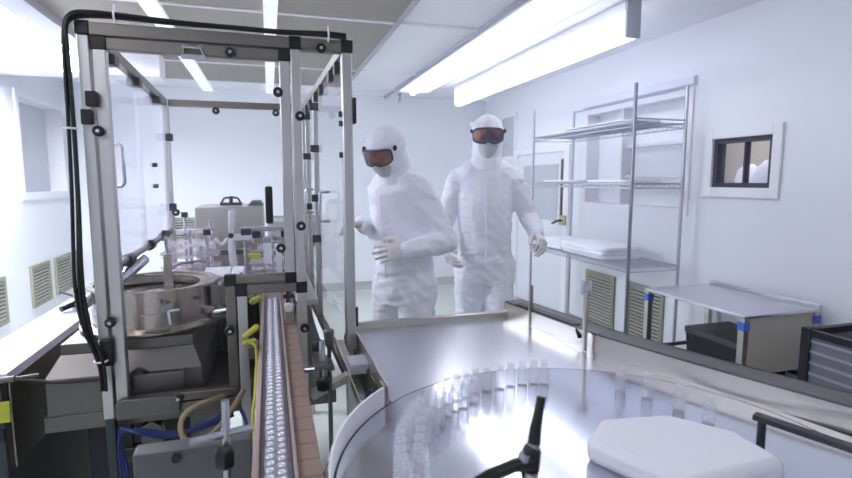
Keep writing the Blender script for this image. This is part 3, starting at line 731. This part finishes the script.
for z in (1.03, 1.10, 1.16):
    M().cyl((-.13, 2.5, z), (.075, 2.5, z), .0055, 8).build('cross_rod', WIRE, t)
for z in (1.0, 1.055, 1.115):
    M().box((-.10, 2.52, z), (.07, 2.78, z+.01)).build('clear_plate', PINKA, t)
M().box((-.105, 2.49, 1.088), (-.05, 2.52, 1.112)).build('fitting', YEL, t, .003)
M().box((-.035, 2.49, 1.06), (.0, 2.515, 1.16)).box((.02, 2.49, 1.0), (.045, 2.515, 1.15)).build('block', WHITEP, t, .003)
M().box((-.09, 2.485, 1.13), (-.06, 2.51, 1.165)).build('block', BEIGE, t, .003)
M().box((-.082, 2.49, 1.185), (-.045, 2.53, 1.215)).build('sensor', BLACK, t, .003)
M().box((.045, 2.49, 1.185), (.07, 2.53, 1.215)).build('sensor', BLACK, t, .003)
M().bar((-.13, 2.51, 1.225), (.08, 2.51, 1.225), .03, .02).build('top_bar', WIRE, t, .002)
t = thing('dark_infill_box', 'added dark infill box with looping black cables beside the bowl feeder', 'infill box', (-.15, 2.33, .73))  # dark box added to darken the guard interior beside the bowl
M().box((-.225, 2.28, .73), (-.06, 2.40, .93)).build('housing', DARKST, t, .006)
for k in range(3):
    M().tube(smoothpath([(-.21+.03*k, 2.27, .735), (-.215+.03*k, 2.24, .80), (-.19+.035*k, 2.22, .88), (-.16+.03*k, 2.25, .95), (-.13+.03*k, 2.30, .925)]), .008, 8).build('cable', RUBBER, t)
t = thing('outlet_tray', 'white plastic outlet tray with black wire hook beside the bowl feeder', 'tray', (-.19, 2.2, .73))
M().prismx([(2.145, 1.005), (2.40, 1.02), (2.40, 1.075), (2.145, 1.045)], -.165, -.112).build('tray', WHITEP, t, .008)
M().prismx([(2.27, 1.012), (2.40, 1.02), (2.40, 1.075), (2.27, 1.059)], -.275, -.166).build('tray_wing', WHITEP, t, .006)
M().tube(smoothpath([(-.162, 2.135, 1.06), (-.160, 2.13, 1.03), (-.147, 2.13, 1.025), (-.140, 2.14, 1.06), (-.118, 2.20, 1.075)], 3), .0045, 8).build('wire_hook', BLACK, t)
M().box((-.20, 2.405, .73), (-.15, 2.435, 1.06)).build('support', DSTEEL, t)
# steel cabinet behind the guard
t = thing('steel_cabinet', 'boxy stainless cabinet with lid handle standing behind the guard', 'cabinet', (-.24, 3.85, 0))
M().box((-.46, 3.58, .05), (-.04, 4.1, 1.275)).build('body', STEEL, t, .004)
M().prismy([(-.145, 1.275), (-.12, 1.305), (-.06, 1.305), (-.04, 1.275)], 3.7, 4.0).build('cap_box', DSTEEL, t)
M().tube([(-.31, 3.75, 1.297), (-.295, 3.75, 1.325), (-.28, 3.75, 1.33), (-.22, 3.75, 1.33), (-.205, 3.75, 1.325), (-.19, 3.75, 1.297)], .007, 10).bar((-.32, 3.75, 1.288), (-.18, 3.75, 1.288), .03, .02).cyl((-.25, 3.75, 1.295), (-.25, 3.75, 1.34), .012).build('lid_handle', BLACK, t)
M().box((-.44, 3.6, 0), (-.06, 4.08, .05)).build('plinth', BLACK, t)
M().box((-.04, 3.62, .05), (.24, 4.05, 1.03)).build('side_unit', DSTEEL, t, .003)
M().box((-.02, 3.62, 1.03), (.22, 3.98, 1.17)).build('clear_cover', PINKA, t)

# ------------------------------------------------------------------ turntable with deck
tt = thing('turntable', 'stainless accumulation turntable with round disc and rectangular deck', 'turntable', (.62, 1.05, 0))
DC = (.612, .807); DR = .525; ZD = .90
m = M().box((.275, .95, .888), (.94, 1.875, ZD-.003)).prism([(.94, 1.865), (1.0, 1.38), (1.13, 1.02), (1.2, .72), (.94, .72)], .888, ZD-.003)
m.build('deck_plate', DECK, tt, .001)
m = M().lathe([(0, ZD-.022), (DR, ZD-.022), (DR, ZD-.002), (DR-.002, ZD), (0, ZD)], (DC[0], DC[1], 0), 96)
m.build('disc', DISC, tt)
m = M().ring([(DR+.003, ZD-.05), (DR+.008, ZD-.05), (DR+.008, ZD+.048), (DR+.003, ZD+.048)], (DC[0], DC[1], 0), 60, math.radians(133), math.radians(262))
m.build('rim_guard', plain('pale_rim_guard', (226, 224, 226), .4), tt)
M().bar((.252, 1.235, .90), (.252, 1.195, .90), .006, .10).build('guard_end', STEEL, tt)
M().ring([(DR, ZD-.004), (DR+.0025, ZD-.004), (DR+.0025, ZD-.0004), (DR, ZD-.0004)], (DC[0], DC[1], 0), 96).build('disc_gap', BLACK, tt)
# deck edges
m = M().bar((.272, 1.88, .905), (.272, 1.245, .905), .006, .05); m.build('edge_plate', STEEL, tt, .001)
M().bar((.262, 1.88, .838), (.285, 1.33, .838), .03, .09).build('edge_beam', DSTEEL, tt)
m = M().bar((.26, 1.885, .908), (.945, 1.885, .908), .024, .028); m.build('edge_rail', STEEL, tt, .004)
# guard channel on the rack side
gl = [(.905, 1.90), (.99, 1.40), (1.10, 1.06), (1.235, .70), (1.33, .45)]
m = M()
for (xa, ya), (xb, yb) in zip(gl, gl[1:]):
    m.bar((xa, ya, .925), (xb, yb, .925), .006, .06)
m.build('channel_wall', STEEL, tt)
m = M()
for (xa, ya), (xb, yb) in zip(gl, gl[1:]):
    m.bar((xa+.040, ya, .957), (xb+.040, yb, .957), .085, .006)
    m.bar((xa+.080, ya, .91), (xb+.080, yb, .91), .006, .10)
m.build('channel_top', DSTEEL, tt)
M().bar((.93, 1.82, .962), (.985, 1.50, .962), .03, .006).build('slot_strip', BLACK, tt)
M().bar((.985, 1.50, .962), (.975, 1.46, .93), .02, .01).build('slot_strip', BLACK, tt)
m = M().box((.925, 1.725, .90), (.94, 1.735, 1.055)); m.build('upright', STEEL, tt, .001)
M().cyl((.962, 1.42, .90), (.962, 1.42, 1.10), .008).build('upright', STEEL, tt)
M().box((.951, 1.41, 1.095), (.975, 1.43, 1.112)).box((.945, 1.412, 1.085), (.953, 1.428, 1.13)).box((.972, 1.412, 1.085), (.979, 1.428, 1.13)).build('upright_clamp', TRIMG, tt, .003)
M().cyl((.285, 1.865, .915), (.285, 1.865, .985), .014, 14).build('stop_pin', BLACK, tt)
M().lathe([(.10, .05), (.16, .10), (.16, .60), (.40, .84), (.40, .876)], (DC[0], DC[1], 0), 40).build('pedestal', STEEL, tt)
M().lathe([(.36, 0), (.36, .03), (.14, .06), (0, .06)], (DC[0], DC[1], 0), 40).build('foot_plate', DSTEEL, tt)
for x, y in ((.30, 1.80), (.90, 1.80)):
    M().box((x-.02, y-.02, 0), (x+.02, y+.02, .888)).build('leg', DSTEEL, tt, .003)
M().box((.215, 1.50, .868), (.272, 1.59, .90)).build('bracket', TRIMG, tt, .004)
M().bar((.10, 1.55, .80), (.30, 1.60, .86), .03, .025).bar((.115, 1.2, .74), (.27, 1.34, .80), .03, .025).bar((.21, 1.72, .90), (.25, 1.40, .78), .025, .03).build('brace', STEEL, tt, .002)
for k in range(2):
    M().tube(smoothpath([(.25+.01*k, 1.38, .868), (.21, 1.36-.02*k, .80), (.15, 1.30, .76-.01*k), (.09, 1.22, .70)]), .004, 8).build('air_tube', BLUE, tt)

# ring vials
rv = M().lathe([(0, 0), (.0125, 0), (.0140, .002), (.0140, .044), (.0120, .050), (.0080, .054), (.0080, .058), (.0105, .059), (.0105, .067), (.0065, .067), (.0065, .056), (.0120, .047), (.0125, .004), (0, .004)], (0, 0, 0), 18)
rvm = rv.mesh('glass_vial'); rvm.materials.append(VIALG); rvm.polygons.foreach_set('use_smooth', [True]*len(rvm.polygons))
def vial(a, r, label, group):
    o = bpy.data.objects.new('glass_vial', rvm); COL.objects.link(o)
    o.location = (DC[0]+r*math.cos(a), DC[1]+r*math.sin(a), ZD); return tag(o, label, 'vial', group)
n = 0
for a in [math.radians(x) for x in [78, 82.6, 87, 92, 97, 102.5, 107, 112, 116.5, 121, 126, 130.5, 135, 139.5, 144, 148.5, 153, 157.5, 162, 166.5, 171, 175.5, 180, 185, 190]]:
    vial(a+random.uniform(-.01, .01), .405+random.uniform(-.004, .004), 'clear glass vial in the curved outer row on the turntable disc', 'vials in the outer row of the disc')
for a in [math.radians(x) for x in [114, 119.5, 124.5, 130, 136, 142, 147, 153, 159, 165, 171, 177]]:
    vial(a+random.uniform(-.015, .015), .368+random.uniform(-.004, .004), 'clear glass vial in the inner row on the turntable disc', 'vials in the inner row of the disc')
for a, r, l in ((50, .385, 'clear glass vial by the guard channel, first after the curved row'), (40, .37, 'clear glass vial by the guard channel, second after the curved row'), (27, .345, 'clear glass vial behind the white block, second from its outer end'), (15, .335, 'clear glass vial behind the white block, nearest its outer end')):
    vial(math.radians(a), r, l, 'stray vials by the guard channel')
# white block on the disc
m = M().prism([(.575, .835), (.655, .655), (.88, .66), (.885, .78), (.81, .88), (.66, .905)], ZD, ZD+.050)
tag(m.build('guide_block', WHITEP, None, .016), 'thick white plastic guide block lying on the turntable disc', 'block')
# black clamp levers on a post
t = thing('clamp_lever', 'black adjustable clamp with two tapered levers in front of the vials', 'clamp', (.375, .66, ZD))
M().cyl((.375, .68, ZD), (.375, .68, 1.0), .010).lathe([(.03, ZD), (.03, ZD+.008), (0, ZD+.008)], (.375, .68, 0), 20).build('post', STEEL, t)
M().tube([(.376, .69, .985), (.377, .69, 1.0), (.380, .69, 1.03), (.382, .69, 1.035)], [.012, .015, .0145, .012], 16).build('hub', BLACK, t)
M().cyl((.382, .69, 1.034), (.383, .69, 1.042), .010, 16).build('collar', WIRE, t)
M().tube([(.383, .69, 1.041), (.386, .692, 1.06), (.393, .695, 1.09), (.399, .698, 1.112)], [.010, .0095, .0075, .0075], 14).build('lever', BLACK, t)
M().tube([(.375, .685, 1.012), (.345, .68, 1.016), (.30, .67, 1.013), (.252, .66, 1.005), (.250, .66, 1.003)], [.013, .010, .0095, .0065, .003], 14).build('lever', BLACK, t)
M().cyl((.360, .682, 1.018), (.364, .682, 1.032), .009, 16).build('collar', WIRE, t)
# guard bar at lower right
t = thing('guard_bar', 'dark flat guard bar on a thin leg at the turntable edge', 'guard', (.95, .70, ZD))
M().bar((.940, .785, .968), (1.06, .53, .955), .024, .012).build('bar', DARKST, t, .002)
M().cyl((.945, .77, ZD), (.945, .77, .965), .008).build('leg', DARKST, t)
M().cyl((1.055, .54, ZD-.003), (1.055, .54, .955), .006).build('leg', DSTEEL, t)

# ------------------------------------------------------------------ wire rack
rk = thing('wire_rack', 'tall chrome wire shelving rack along the wall with folded white garments', 'rack', (2.57, 3.68, 0))
RX0, RX1, RY0, RY1 = 2.36, 2.78, 3.0, 4.40
for x in (RX0, RX1):
    for y in (RY0, RY1):
        M().cyl((x, y, .03), (x, y, 2.09), .0125, 12).build('post', plain('post_chrome', (150, 152, 164), .3, 1) if (x, y) == (RX0, RY0) else RACKW, rk)
        M().cyl((x, y, 0), (x, y, .03), .022, 12).build('foot', WHITEP, rk)
for z in (.12, .84, 1.42, 1.835):
    m = M()
    for zz in (z, z-.03):
        m.tube([(RX0, RY0, zz), (RX0, RY1, zz), (RX1, RY1, zz), (RX1, RY0, zz)], .0045, 6, True)
    y = RY0+.04
    while y < RY1:
        m.cyl((RX0, y, z+.004), (RX1, y, z+.004), .003, 5); y += .035
    for k in (1, 2): m.cyl((RX0+k*.14, RY0, z-.004), (RX0+k*.14, RY1, z-.004), .0035, 5)
    # zigzag truss under both long edges
    for x in (RX0, RX1):
        pts = [(x, RY0+k*.05, z if k % 2 else z-.03) for k in range(int((RY1-RY0)/.05)+1)]
        m.tube(pts, .003, 5)
    m.build('shelf', RACKW, rk)
M().cyl((RX1, RY0, 2.08), (RX1, RY1, 2.08), .007, 8).cyl((RX0, RY0, 1.86), (RX1, RY0, 1.86), .006, 8).build('top_rail', RACKW, rk)
def folded(cx, cy, z, sx, sy, h, label, group, n=3, seed=0):
    m = M(); rnd = random.Random(seed); zz = z
    for k in range(n):
        hh = h/n; ex = rnd.uniform(-.012, .012); N = 20
        poly = []
        for i in range(N):
            a = 2*PI*i/N; c, s_ = math.cos(a), math.sin(a)
            poly.append((cx+ex+sx/2*math.copysign(abs(c)**.35, c), cy+sy/2*math.copysign(abs(s_)**.35, s_)+rnd.uniform(-.006, .006)))
        m.prism(poly, zz+.0005, zz+hh-.002); zz += hh
    return tag(m.build('folded_garment', SUIT, None, .006), label, 'garment', group)
folded(2.57, 4.14, .848, .36, .40, .075, 'folded white garment on the lower rack shelf, beside the worker\'s glove', 'folded garments on the rack', 2, 1)
folded(2.55, 3.62, .848, .38, .62, .095, 'wide folded white garment pile in the middle of the lower rack shelf', 'folded garments on the rack', 3, 2)
folded(2.57, 4.05, 1.428, .36, .55, .022, 'flat white folded sheet on the middle rack shelf, toward the far end', 'folded garments on the rack', 1, 3)
folded(2.56, 3.35, 1.428, .36, .50, .022, 'flat white folded sheet on the middle rack shelf, toward the near end', 'folded garments on the rack', 1, 4)
folded(2.57, 3.55, 1.843, .36, .85, .030, 'flat white folded pile on the top rack shelf', 'folded garments on the rack', 2, 5)

# ------------------------------------------------------------------ side table with blue tape
st = thing('side_table', 'stainless side table with blue tape on its corners', 'table', (2.6, 2.43, 0))
TX0, TX1, TY0, TY1 = 2.32, 2.86, 2.03, 2.78
M().box((TX0, TY0, .735), (TX1, TY1, .752)).box((TX1-.012, TY0, .752), (TX1, TY1, .775)).build('top', DECK, st, .003)
for x in (TX0+.02, TX1-.025):
    for y in (TY0+.02, TY1-.02):
        M().box((x-.018, y-.018, 0), (x+.018, y+.018, .735)).build('leg', STEEL, st, .002)
for x, y in ((TX0+.02, TY0+.02), (TX0+.02, TY1-.02), (TX1-.025, TY0+.02)):
    M().box((x-.0205, y-.0205, .672), (x+.0205, y+.0205, .716)).build('blue_tape', BLUET, st)
M().box((TX0+.02, TY0+.015, .42), (TX1-.03, TY0+.03, .735)).build('end_panel', plain('beige_panel', (188, 183, 170), .5), st, .002)
M().bar((TX0+.02, TY0, .36), (TX0+.02, TY1, .36), .02, .02).bar((TX1-.025, TY0, .36), (TX1-.025, TY1, .36), .02, .02).bar((TX0+.02, TY1-.02, .36), (TX1-.025, TY1-.02, .36), .02, .02).build('stretcher', DARKST, st)
M().box((TX0+.02, TY0+.03, .17), (TX1-.03, TY1-.03, .185)).build('shelf', DSTEEL, st)
t = thing('storage_bin', 'charcoal storage bin with grey lid under the steel side table', 'bin', (2.6, 2.45, .185))
M().frustum((2.50, 2.18), (2.80, 2.56), (2.48, 2.16), (2.82, 2.58), .186, .50).build('tub', DARKBOX, t)
M().box((2.475, 2.15, .50), (2.825, 2.59, .54)).build('lid', GREYP, t, .006)
# mesh cart at the right edge
ct = thing('mesh_cart', 'dark-framed mesh cart at the photo edge beside the side table', 'cart', (2.55, 1.45, 0))
CX0, CX1, CYa, CYb, CZ = 2.32, 2.85, 1.0, 1.70, .785
for x in (CX0, CX1):
    for y in (CYa, CYb):
        M().box((x-.02, y-.02, .06), (x+.02, y+.02, CZ)).build('post', NAVYP, ct, .003)
        M().cyl((x-.012, y, .03), (x+.012, y, .03), .03, 16).build('caster', BLACK, ct)
for z in (CZ-.02, .12):
    m = M()
    for p, q in (((CX0, CYa), (CX0, CYb)), ((CX1, CYa), (CX1, CYb)), ((CX0, CYa), (CX1, CYa)), ((CX0, CYb), (CX1, CYb))): m.bar((*p, z), (*q, z), .03, .03)
    m.build('rail', NAVYP, ct)
M().box((CX0-.003, CYa, .14), (CX0+.003, CYb, CZ-.035)).box((CX0, CYb-.003, .14), (CX1, CYb+.003, CZ-.035)).box((CX1-.003, CYa, .14), (CX1+.003, CYb, CZ-.035)).build('mesh_panel', MESHG, ct)
M().box((CX0, CYa, .10), (CX1, CYb, .105)).build('base_tray', DARKBOX, ct)
m = M(); z = .18
while z < CZ-.05: m.bar((CX0-.006, CYa, z), (CX0-.006, CYb, z), .005, .012); z += .05
m.build('mesh_rib', plain('pale_rib', (160, 160, 172), .5), ct)

# ------------------------------------------------------------------ people
def fuse(m, name, mat, parent, voxel=.012, smooth=4, disp=None):
    me = m.mesh(name+'_raw'); o = bpy.data.objects.new(name+'_raw', me); COL.objects.link(o)
    r = o.modifiers.new('r', 'REMESH'); r.mode = 'VOXEL'; r.voxel_size = voxel; r.use_smooth_shade = True
    s = o.modifiers.new('s', 'SMOOTH'); s.iterations = smooth; s.factor = .5
    dg = bpy.context.evaluated_depsgraph_get(); dg.update()
    me2 = bpy.data.meshes.new_from_object(o.evaluated_get(dg)); me2.name = name
    bpy.data.objects.remove(o)
    off = ORI[parent.name]
    if disp:
        nr = [v.normal.copy() for v in me2.vertices]
        for v, n_ in zip(me2.vertices, nr): v.co += n_*disp(v.co.copy())
    for v in me2.vertices: v.co -= off
    return link(name, me2, mat, parent, off, 0, True, 0)

def hand(m, wrist, d, pn, side, curl=.5, s=1.0):
    # d: finger direction, pn: palm-facing normal, side: direction toward the thumb
    d = V(d).normalized(); pn = V(pn); pn = (pn-d*pn.dot(d)).normalized(); th = V(side); th = (th-d*th.dot(d)-pn*th.dot(pn)).normalized()
    W = V(wrist)
    m.loft([(W-d*.015*s, th, .027*s, pn, .020*s), (W+d*.02*s, th, .034*s, pn, .018*s), (W+d*.055*s, th, .042*s, pn, .016*s), (W+d*.085*s, th, .042*s, pn, .014*s)], 16)
    Ls = ((.040, .027, .021), (.045, .030, .022), (.042, .028, .021), (.033, .022, .018))
    for k, (off, L) in enumerate(zip((.031, .011, -.010, -.030), Ls)):
        p = W+d*(.080-(.006 if k in (0, 3) else 0))*s+th*off*s; a = .15+.1*k*curl
        r = (.0098, .0100, .0096, .0086)[k]*s
        m.cap(p-d*.02*s, p, r*1.05, r)
        ang = 0
        for j, l in enumerate(L):
            ang += curl*(.75, .85, .6)[j]+(.05*k if j == 0 else 0)
            dd = d*math.cos(ang)+pn*math.sin(ang)+th*(.10*(1.2-k)*(1 if j == 0 else .4))
            q = p+dd.normalized()*l*s
            m.cap(p, q, r*(1-.06*j), r*(1-.06*(j+1))); p = q
    p = W+d*.020*s+th*.026*s
    for l, f in ((.042, (.65, .72, .30)), (.032, (.80, .35, .50)), (.026, (.85, .05, .55))):
        q = p+(d*f[0]+th*f[1]+pn*f[2]).normalized()*l*s; m.cap(p, q, .0125*s, .0105*s); p = q
    return m

def worker(label, base, fdir, J, head, hdir, hup, hands, seed, hs=.90, bs=.92):
    """J: joints in (forward, left, up) relative to the base point."""
    f = V((fdir[0], fdir[1], 0)).normalized(); l = V((-f.y, f.x, 0)); up = V((0, 0, 1)); B = V((base[0], base[1], 0))
    W = lambda p: B+f*p[0]+l*p[1]+up*p[2]
    root = thing('person', label, 'person', (base[0], base[1], 0))
    j = {k: W(p) for k, p in J.items()}
    H = W(head); hf = (f*hdir[0]+l*hdir[1]+up*hdir[2]).normalized()
    hu = (up-hf*hf.dot(up)).normalized()
    if hup: hu = (hu+l*hup); hu = (hu-hf*hf.dot(hu)).normalized()
    hl = hu.cross(hf).normalized()
    hp = lambda a, b, c: H+(hf*a+hl*b+hu*c)*hs
    # --- body: one continuous figure under the clothes
    m = M()
    m.loft([(j['pelvis']-up*.09, l, .13, f, .09), (j['pelvis'], l, .135, f, .095), (j['waist'], l, .12, f, .088), (j['chest'], l, .125, f, .09), (j['neck']-up*.10, l, .085, f, .06), (j['neck']-up*.01, l, .052, f, .052)], 20)
    m.cap(j['neck']-up*.05, H-hu*.05*hs, .052, .050)
    m.ball(H+hu*.015*hs, (.098*hs, .075*hs, .115*hs), (hf, hl, hu)); m.ball(hp(.03, 0, -.06), (.062*hs, .055*hs, .06*hs), (hf, hl, hu))
    m.cap(hp(.098, 0, .012), hp(.116, 0, -.028), .010, .014)                    # nose
    m.ball(hp(.092, 0, -.062), (.016, .026, .010), (hf, hl, hu))                  # mouth
    for sg in (-1, 1):
        m.ball(hp(-.005, sg*.078, -.005), (.022, .010, .032), (hf, hl, hu))
    for sd in 'lr':
        s, e, w = j[sd+'s'], j[sd+'e'], j[sd+'w']
        s = s*.86+j['neck']*.14-up*.045; m.cap(s, e, .042, .036); m.cap(e, w, .036, .025); m.ball(s, .045)
        h, k, a = j[sd+'h'], j[sd+'k'], j[sd+'a']
        m.cap(h, k, .080, .055); m.cap(k, a, .055, .036); m.cap(a-up*.01, a+f*.15-up*.045, .034, .026)
        hd = hands[sd]
        W2 = lambda q: f*q[0]+l*q[1]+up*q[2]
        hand(m, w, W2(hd[0]), W2(hd[1]), W2(hd[2]), hd[3], .84)
    fuse(m, 'body', SKIN, root, .0055, 2)
    # --- coverall
    m = M()
    m.loft([(j['pelvis']-up*.16, l, .165*bs, f, .125*bs), (j['pelvis']-up*.04, l, .185*bs, f, .145*bs), (j['waist']-up*.02, l, .172*bs, f, .142*bs), (j['waist']+up*.07, l, .180*bs, f, .15*bs), (j['chest'], l, .188*bs, f, .148*bs), (j['neck']-up*.09, l, .165*bs, f, .118*bs), (j['neck']-up*.045, l, .118*bs, f, .100*bs), (j['neck']-up*.01, l, .096*bs, f, .092*bs)], 28)
    for sd, sg in (('l', 1), ('r', -1)):
        s, e, w = j[sd+'s'], j[sd+'e'], j[sd+'w']
        s = s*.90+j['neck']*.10-up*.022; m.ball(s, .076*bs); m.cap(s, e, .078*bs, .066*bs); m.cap(e, w-(w-e).normalized()*.005, .068*bs, .045)
        h, k, a = j[sd+'h'], j[sd+'k'], j[sd+'a']
        m.cap(h, k, .112*bs, .090*bs); m.cap(k, a+up*.03, .090*bs, .078*bs)
        m.cap(s*.9+j['neck']*.1, j['neck']-up*.045, .076*bs, .072*bs); m.cap(s*.5+j['neck']*.5-up*.02, j['chest']+(s-j['neck'])*.35, .10*bs, .11*bs)
    joints = [(j['le'], .13), (j['re'], .13), (j['waist'], .17), (j['lh'], .2), (j['rh'], .2), (j['lk'], .15), (j['rk'], .15), (j['ls'], .12), (j['rs'], .12)]
    sv = V((seed*3.1, seed*1.7, seed))
    def folds(p):
        q = p-B
        a = noise.noise(V((q.x*5, q.y*5, q.z*3.5))+sv)*.009
        g = 0
        for c, rad in joints:
            dd = (p-c).length; 
            if dd < rad*1.8: g = max(g, 1-dd/(rad*1.8))
        t = noise.noise(V((q.dot(l)*13+q.z*10, q.dot(f)*13-q.z*6, q.z*7))+sv*2)
        u_ = noise.noise(V((q.dot(l)*9-q.z*26, q.dot(f)*12, q.z*22))+sv)
        ridge = (1-abs(t)*2.6)*.0065*(.35+1.2*g)+(1-abs(u_)*2.4)*.0065*(.1+g)
        return a+ridge-.004
    cv_ = fuse(m, 'coverall', SUIT, root, .0085, 5, folds)
    z = M()
    zp = [(j['neck']-up*.10)+f*.120*bs, j['chest']+f*.156*bs, j['waist']+f*.152*bs, j['pelvis']+f*.150*bs]
    z.tube(smoothpath(zp, 4), .0045, 6).build('zip_flap', SUIT, cv_)
    # --- hood with shoulder cape
    m = M()
    m.ball(hp(0, 0, .020), (.110*hs, .098*hs, .114*hs), (hf, hl, hu), 24, 16); m.ball(hp(-.02, 0, .028), .103*hs, (hf, hl, hu), 24, 16)
    m.ball(hp(.018, 0, -.050), (.096*hs, .083*hs, .090*hs), (hf, hl, hu), 18, 12)
    nk = j['neck']
    m.loft([(hp(-.02, 0, -.04), hl, .095*hs, hf, .100*hs), (hp(-.03, 0, -.10)*.7+nk*.3, l, .092*hs, f, .098*hs), (nk+up*.01, l, .100*hs, f, .100*hs), (nk-up*.04, l, .112*hs, f, .098*hs), (nk-up*.08, l, .11, f, .085)], 24)
    fuse(m, 'hood', SUIT, root, .0065, 5, lambda p: noise.noise((p-B)*13+sv)*.003+noise.noise((p-B)*26+sv)*.002)
    # --- mask
    m = M()
    m.ball(hp(.072, 0, -.060), (.052*hs, .062*hs, .058*hs), (hf, hl, hu), 18, 12); m.ball(hp(.105, 0, -.035), (.030*hs, .028*hs, .034*hs), (hf, hl, hu)); m.ball(hp(.075, 0, -.10), (.035*hs, .042*hs, .03*hs), (hf, hl, hu))
    fuse(m, 'face_mask', MASKM, root, .006, 4, lambda p: -abs(noise.noise((p-B)*22+sv))*.006)
    # --- goggles
    def gpt(u, v, r):       # u -1..1 across, v -1..1 down to up
        a = u*.90
        top = .042-.008*u*u; bot = -.046+.012*max(0, 1-abs(u)*4.0)+.014*u*u*u*u
        z_ = bot+(top-bot)*(v+1)/2
        return hp(.012+math.cos(a)*r*1.00, math.sin(a)*r*.92, .010+z_)
    N, K = 24, 8
    def patch(r0, r1, sc):
        m = M(); vs = []
        for r in (r0, r1):
            for i in range(N+1):
                for k_ in range(K+1):
                    u = -1+2*i/N; v = -1+2*k_/K
                    rim = (abs(u)**6+abs(v)**6); u2 = u*(1 if rim <= 1 else rim**(-1/6)); v2 = v*(1 if rim <= 1 else rim**(-1/6))
                    vs.append(gpt(u2*sc[0], v2*sc[1], r))
        S = (N+1)*(K+1); fs = []
        for i in range(N):
            for k_ in range(K):
                a = i*(K+1)+k_; fs.append((a, a+1, a+K+2, a+K+1)); fs.append((S+a, S+a+K+1, S+a+K+2, S+a+1))
        ed = [i*(K+1) for i in range(N+1)]+[N*(K+1)+k_ for k_ in range(1, K+1)]+[i*(K+1)+K for i in range(N-1, -1, -1)]+[k_ for k_ in range(K-1, 0, -1)]
        for a, b in zip(ed, ed[1:]+ed[:1]): fs.append((a, b, S+b, S+a))
        return m.add(vs, fs), [vs[S+e] for e in ed]
    gm, edge = patch(.104, .124, (1, 1))
    gf = gm.build('goggles', plain('goggle_skirt', (120, 114, 136), .3), root)
    gm, _ = patch(.122, .1275, (.90, .80)); gm.build('lens', LENS, gf)
    M().tube(edge, .0055, 8, True).build('rim', GFRAME, gf)
    sp2 = [hp(.012+math.cos(a)*.112, math.sin(a)*.105, .030+.012*(abs(a)-1.0)) for a in [1.0+(2*PI-2.0)*i/22 for i in range(23)]]
    m = M()
    for p, q in zip(sp2, sp2[1:]): m.bar(p, q, .003, .018, hu)
    m.build('strap', SUIT, gf)
    for sg in (1, -1):
        a = 1.15*sg; m = M(); c = hp(.012+math.cos(a)*.116, math.sin(a)*.110, .034); m.ball(c, (.014, .008, .014), (hf, hl, hu)); m.build('strap_buckle', BLACK, gf)
    # --- gloves and overshoes
    for sd in 'lr':
        m = M(); hd = hands[sd]; W2 = lambda q: f*q[0]+l*q[1]+up*q[2]
        w, e = j[sd+'w'], j[sd+'e']; ax = (w-e).normalized()
        hand(m, w, W2(hd[0]), W2(hd[1]), W2(hd[2]), hd[3], 1.04)
        m.cap(w-ax*.085, w-ax*.0, .044, .034)
        fuse(m, 'glove', GLOVE, root, .0045, 2, lambda p: noise.noise(p*60)*.0012)
        m = M(); a = j[sd+'a']
        m.cap(a+up*.04, a-up*.02, .070, .055); m.cap(a-up*.025-f*.03, a+f*.13-up*.035, .050, .044)
        mm = fuse(m, 'overshoe', SUIT, root, .010, 3)
    return root

worker('person in white hooded coverall and amber goggles, head bent down over one raised gloved hand', (.668, 2.62), (-.85, -.53),
       dict(pelvis=(0, 0, .96), waist=(.01, 0, 1.10), chest=(.02, 0, 1.30), neck=(.06, 0, 1.475), ls=(.02, .150, 1.40), rs=(.03, -.150, 1.40), le=(-.055, .24, 1.15), lw=(.175, .184, 1.12), re=(-.02, -.185, 1.16), rw=(.135, -.172, 1.22),
            lh=(0, .095, .90), rh=(0, -.095, .90), lk=(.03, .10, .50), rk=(.04, -.10, .50), la=(0, .11, .085), ra=(0, -.11, .085)),
       (.135, .01, 1.597), (.88, .18, -.46), 0,
       {'l': ((.69, -.70, -.12), (-.70, -.66, -.30), (0, .1, 1), .42), 'r': ((.85, .10, .05), (.1, .2, -.9), (-.1, .9, .2), .35)}, 3)
worker('person in white hooded coverall facing the camera, walking past the wire rack', (1.275, 2.97), (-.36, -.93),
       dict(pelvis=(0, 0, .97), waist=(.0, 0, 1.12), chest=(.01, 0, 1.34), neck=(.015, 0, 1.555), ls=(.0, .178, 1.455), rs=(.0, -.178, 1.455), le=(-.02, .275, 1.21), lw=(.13, .30, 1.135), re=(-.03, -.26, 1.19), rw=(.10, -.25, 1.04),
            lh=(0, .088, .92), rh=(0, -.088, .92), lk=(.08, .095, .51), rk=(-.02, -.09, .51), la=(.12, .115, .085), ra=(-.16, -.10, .095)),
       (.035, .005, 1.708), (.985, .0, -.10), 0,
       {'l': ((.75, .25, -.45), (-.35, -.6, -.6), (.5, -.6, .4), .75), 'r': ((.6, .3, -.7), (.1, .8, -.2), (.7, .1, .5), .5)}, 7, .97)

# ------------------------------------------------------------------ world and view
wd = bpy.data.worlds.new('world'); SC.world = wd; wd.use_nodes = True
wd.node_tree.nodes['Background'].inputs[0].default_value = (.80, .86, 1, 1); wd.node_tree.nodes['Background'].inputs[1].default_value = .3
vs_ = SC.view_settings
SC.display_settings.display_device = 'sRGB'
vs_.view_transform = 'Standard'; vs_.look = 'None'; vs_.gamma = 1; vs_.use_curve_mapping = False
vs_.exposure = 0.44
SC.cycles.use_denoising = True
SC.cycles.max_bounces = 14; SC.cycles.diffuse_bounces = 6; SC.cycles.transparent_max_bounces = 40
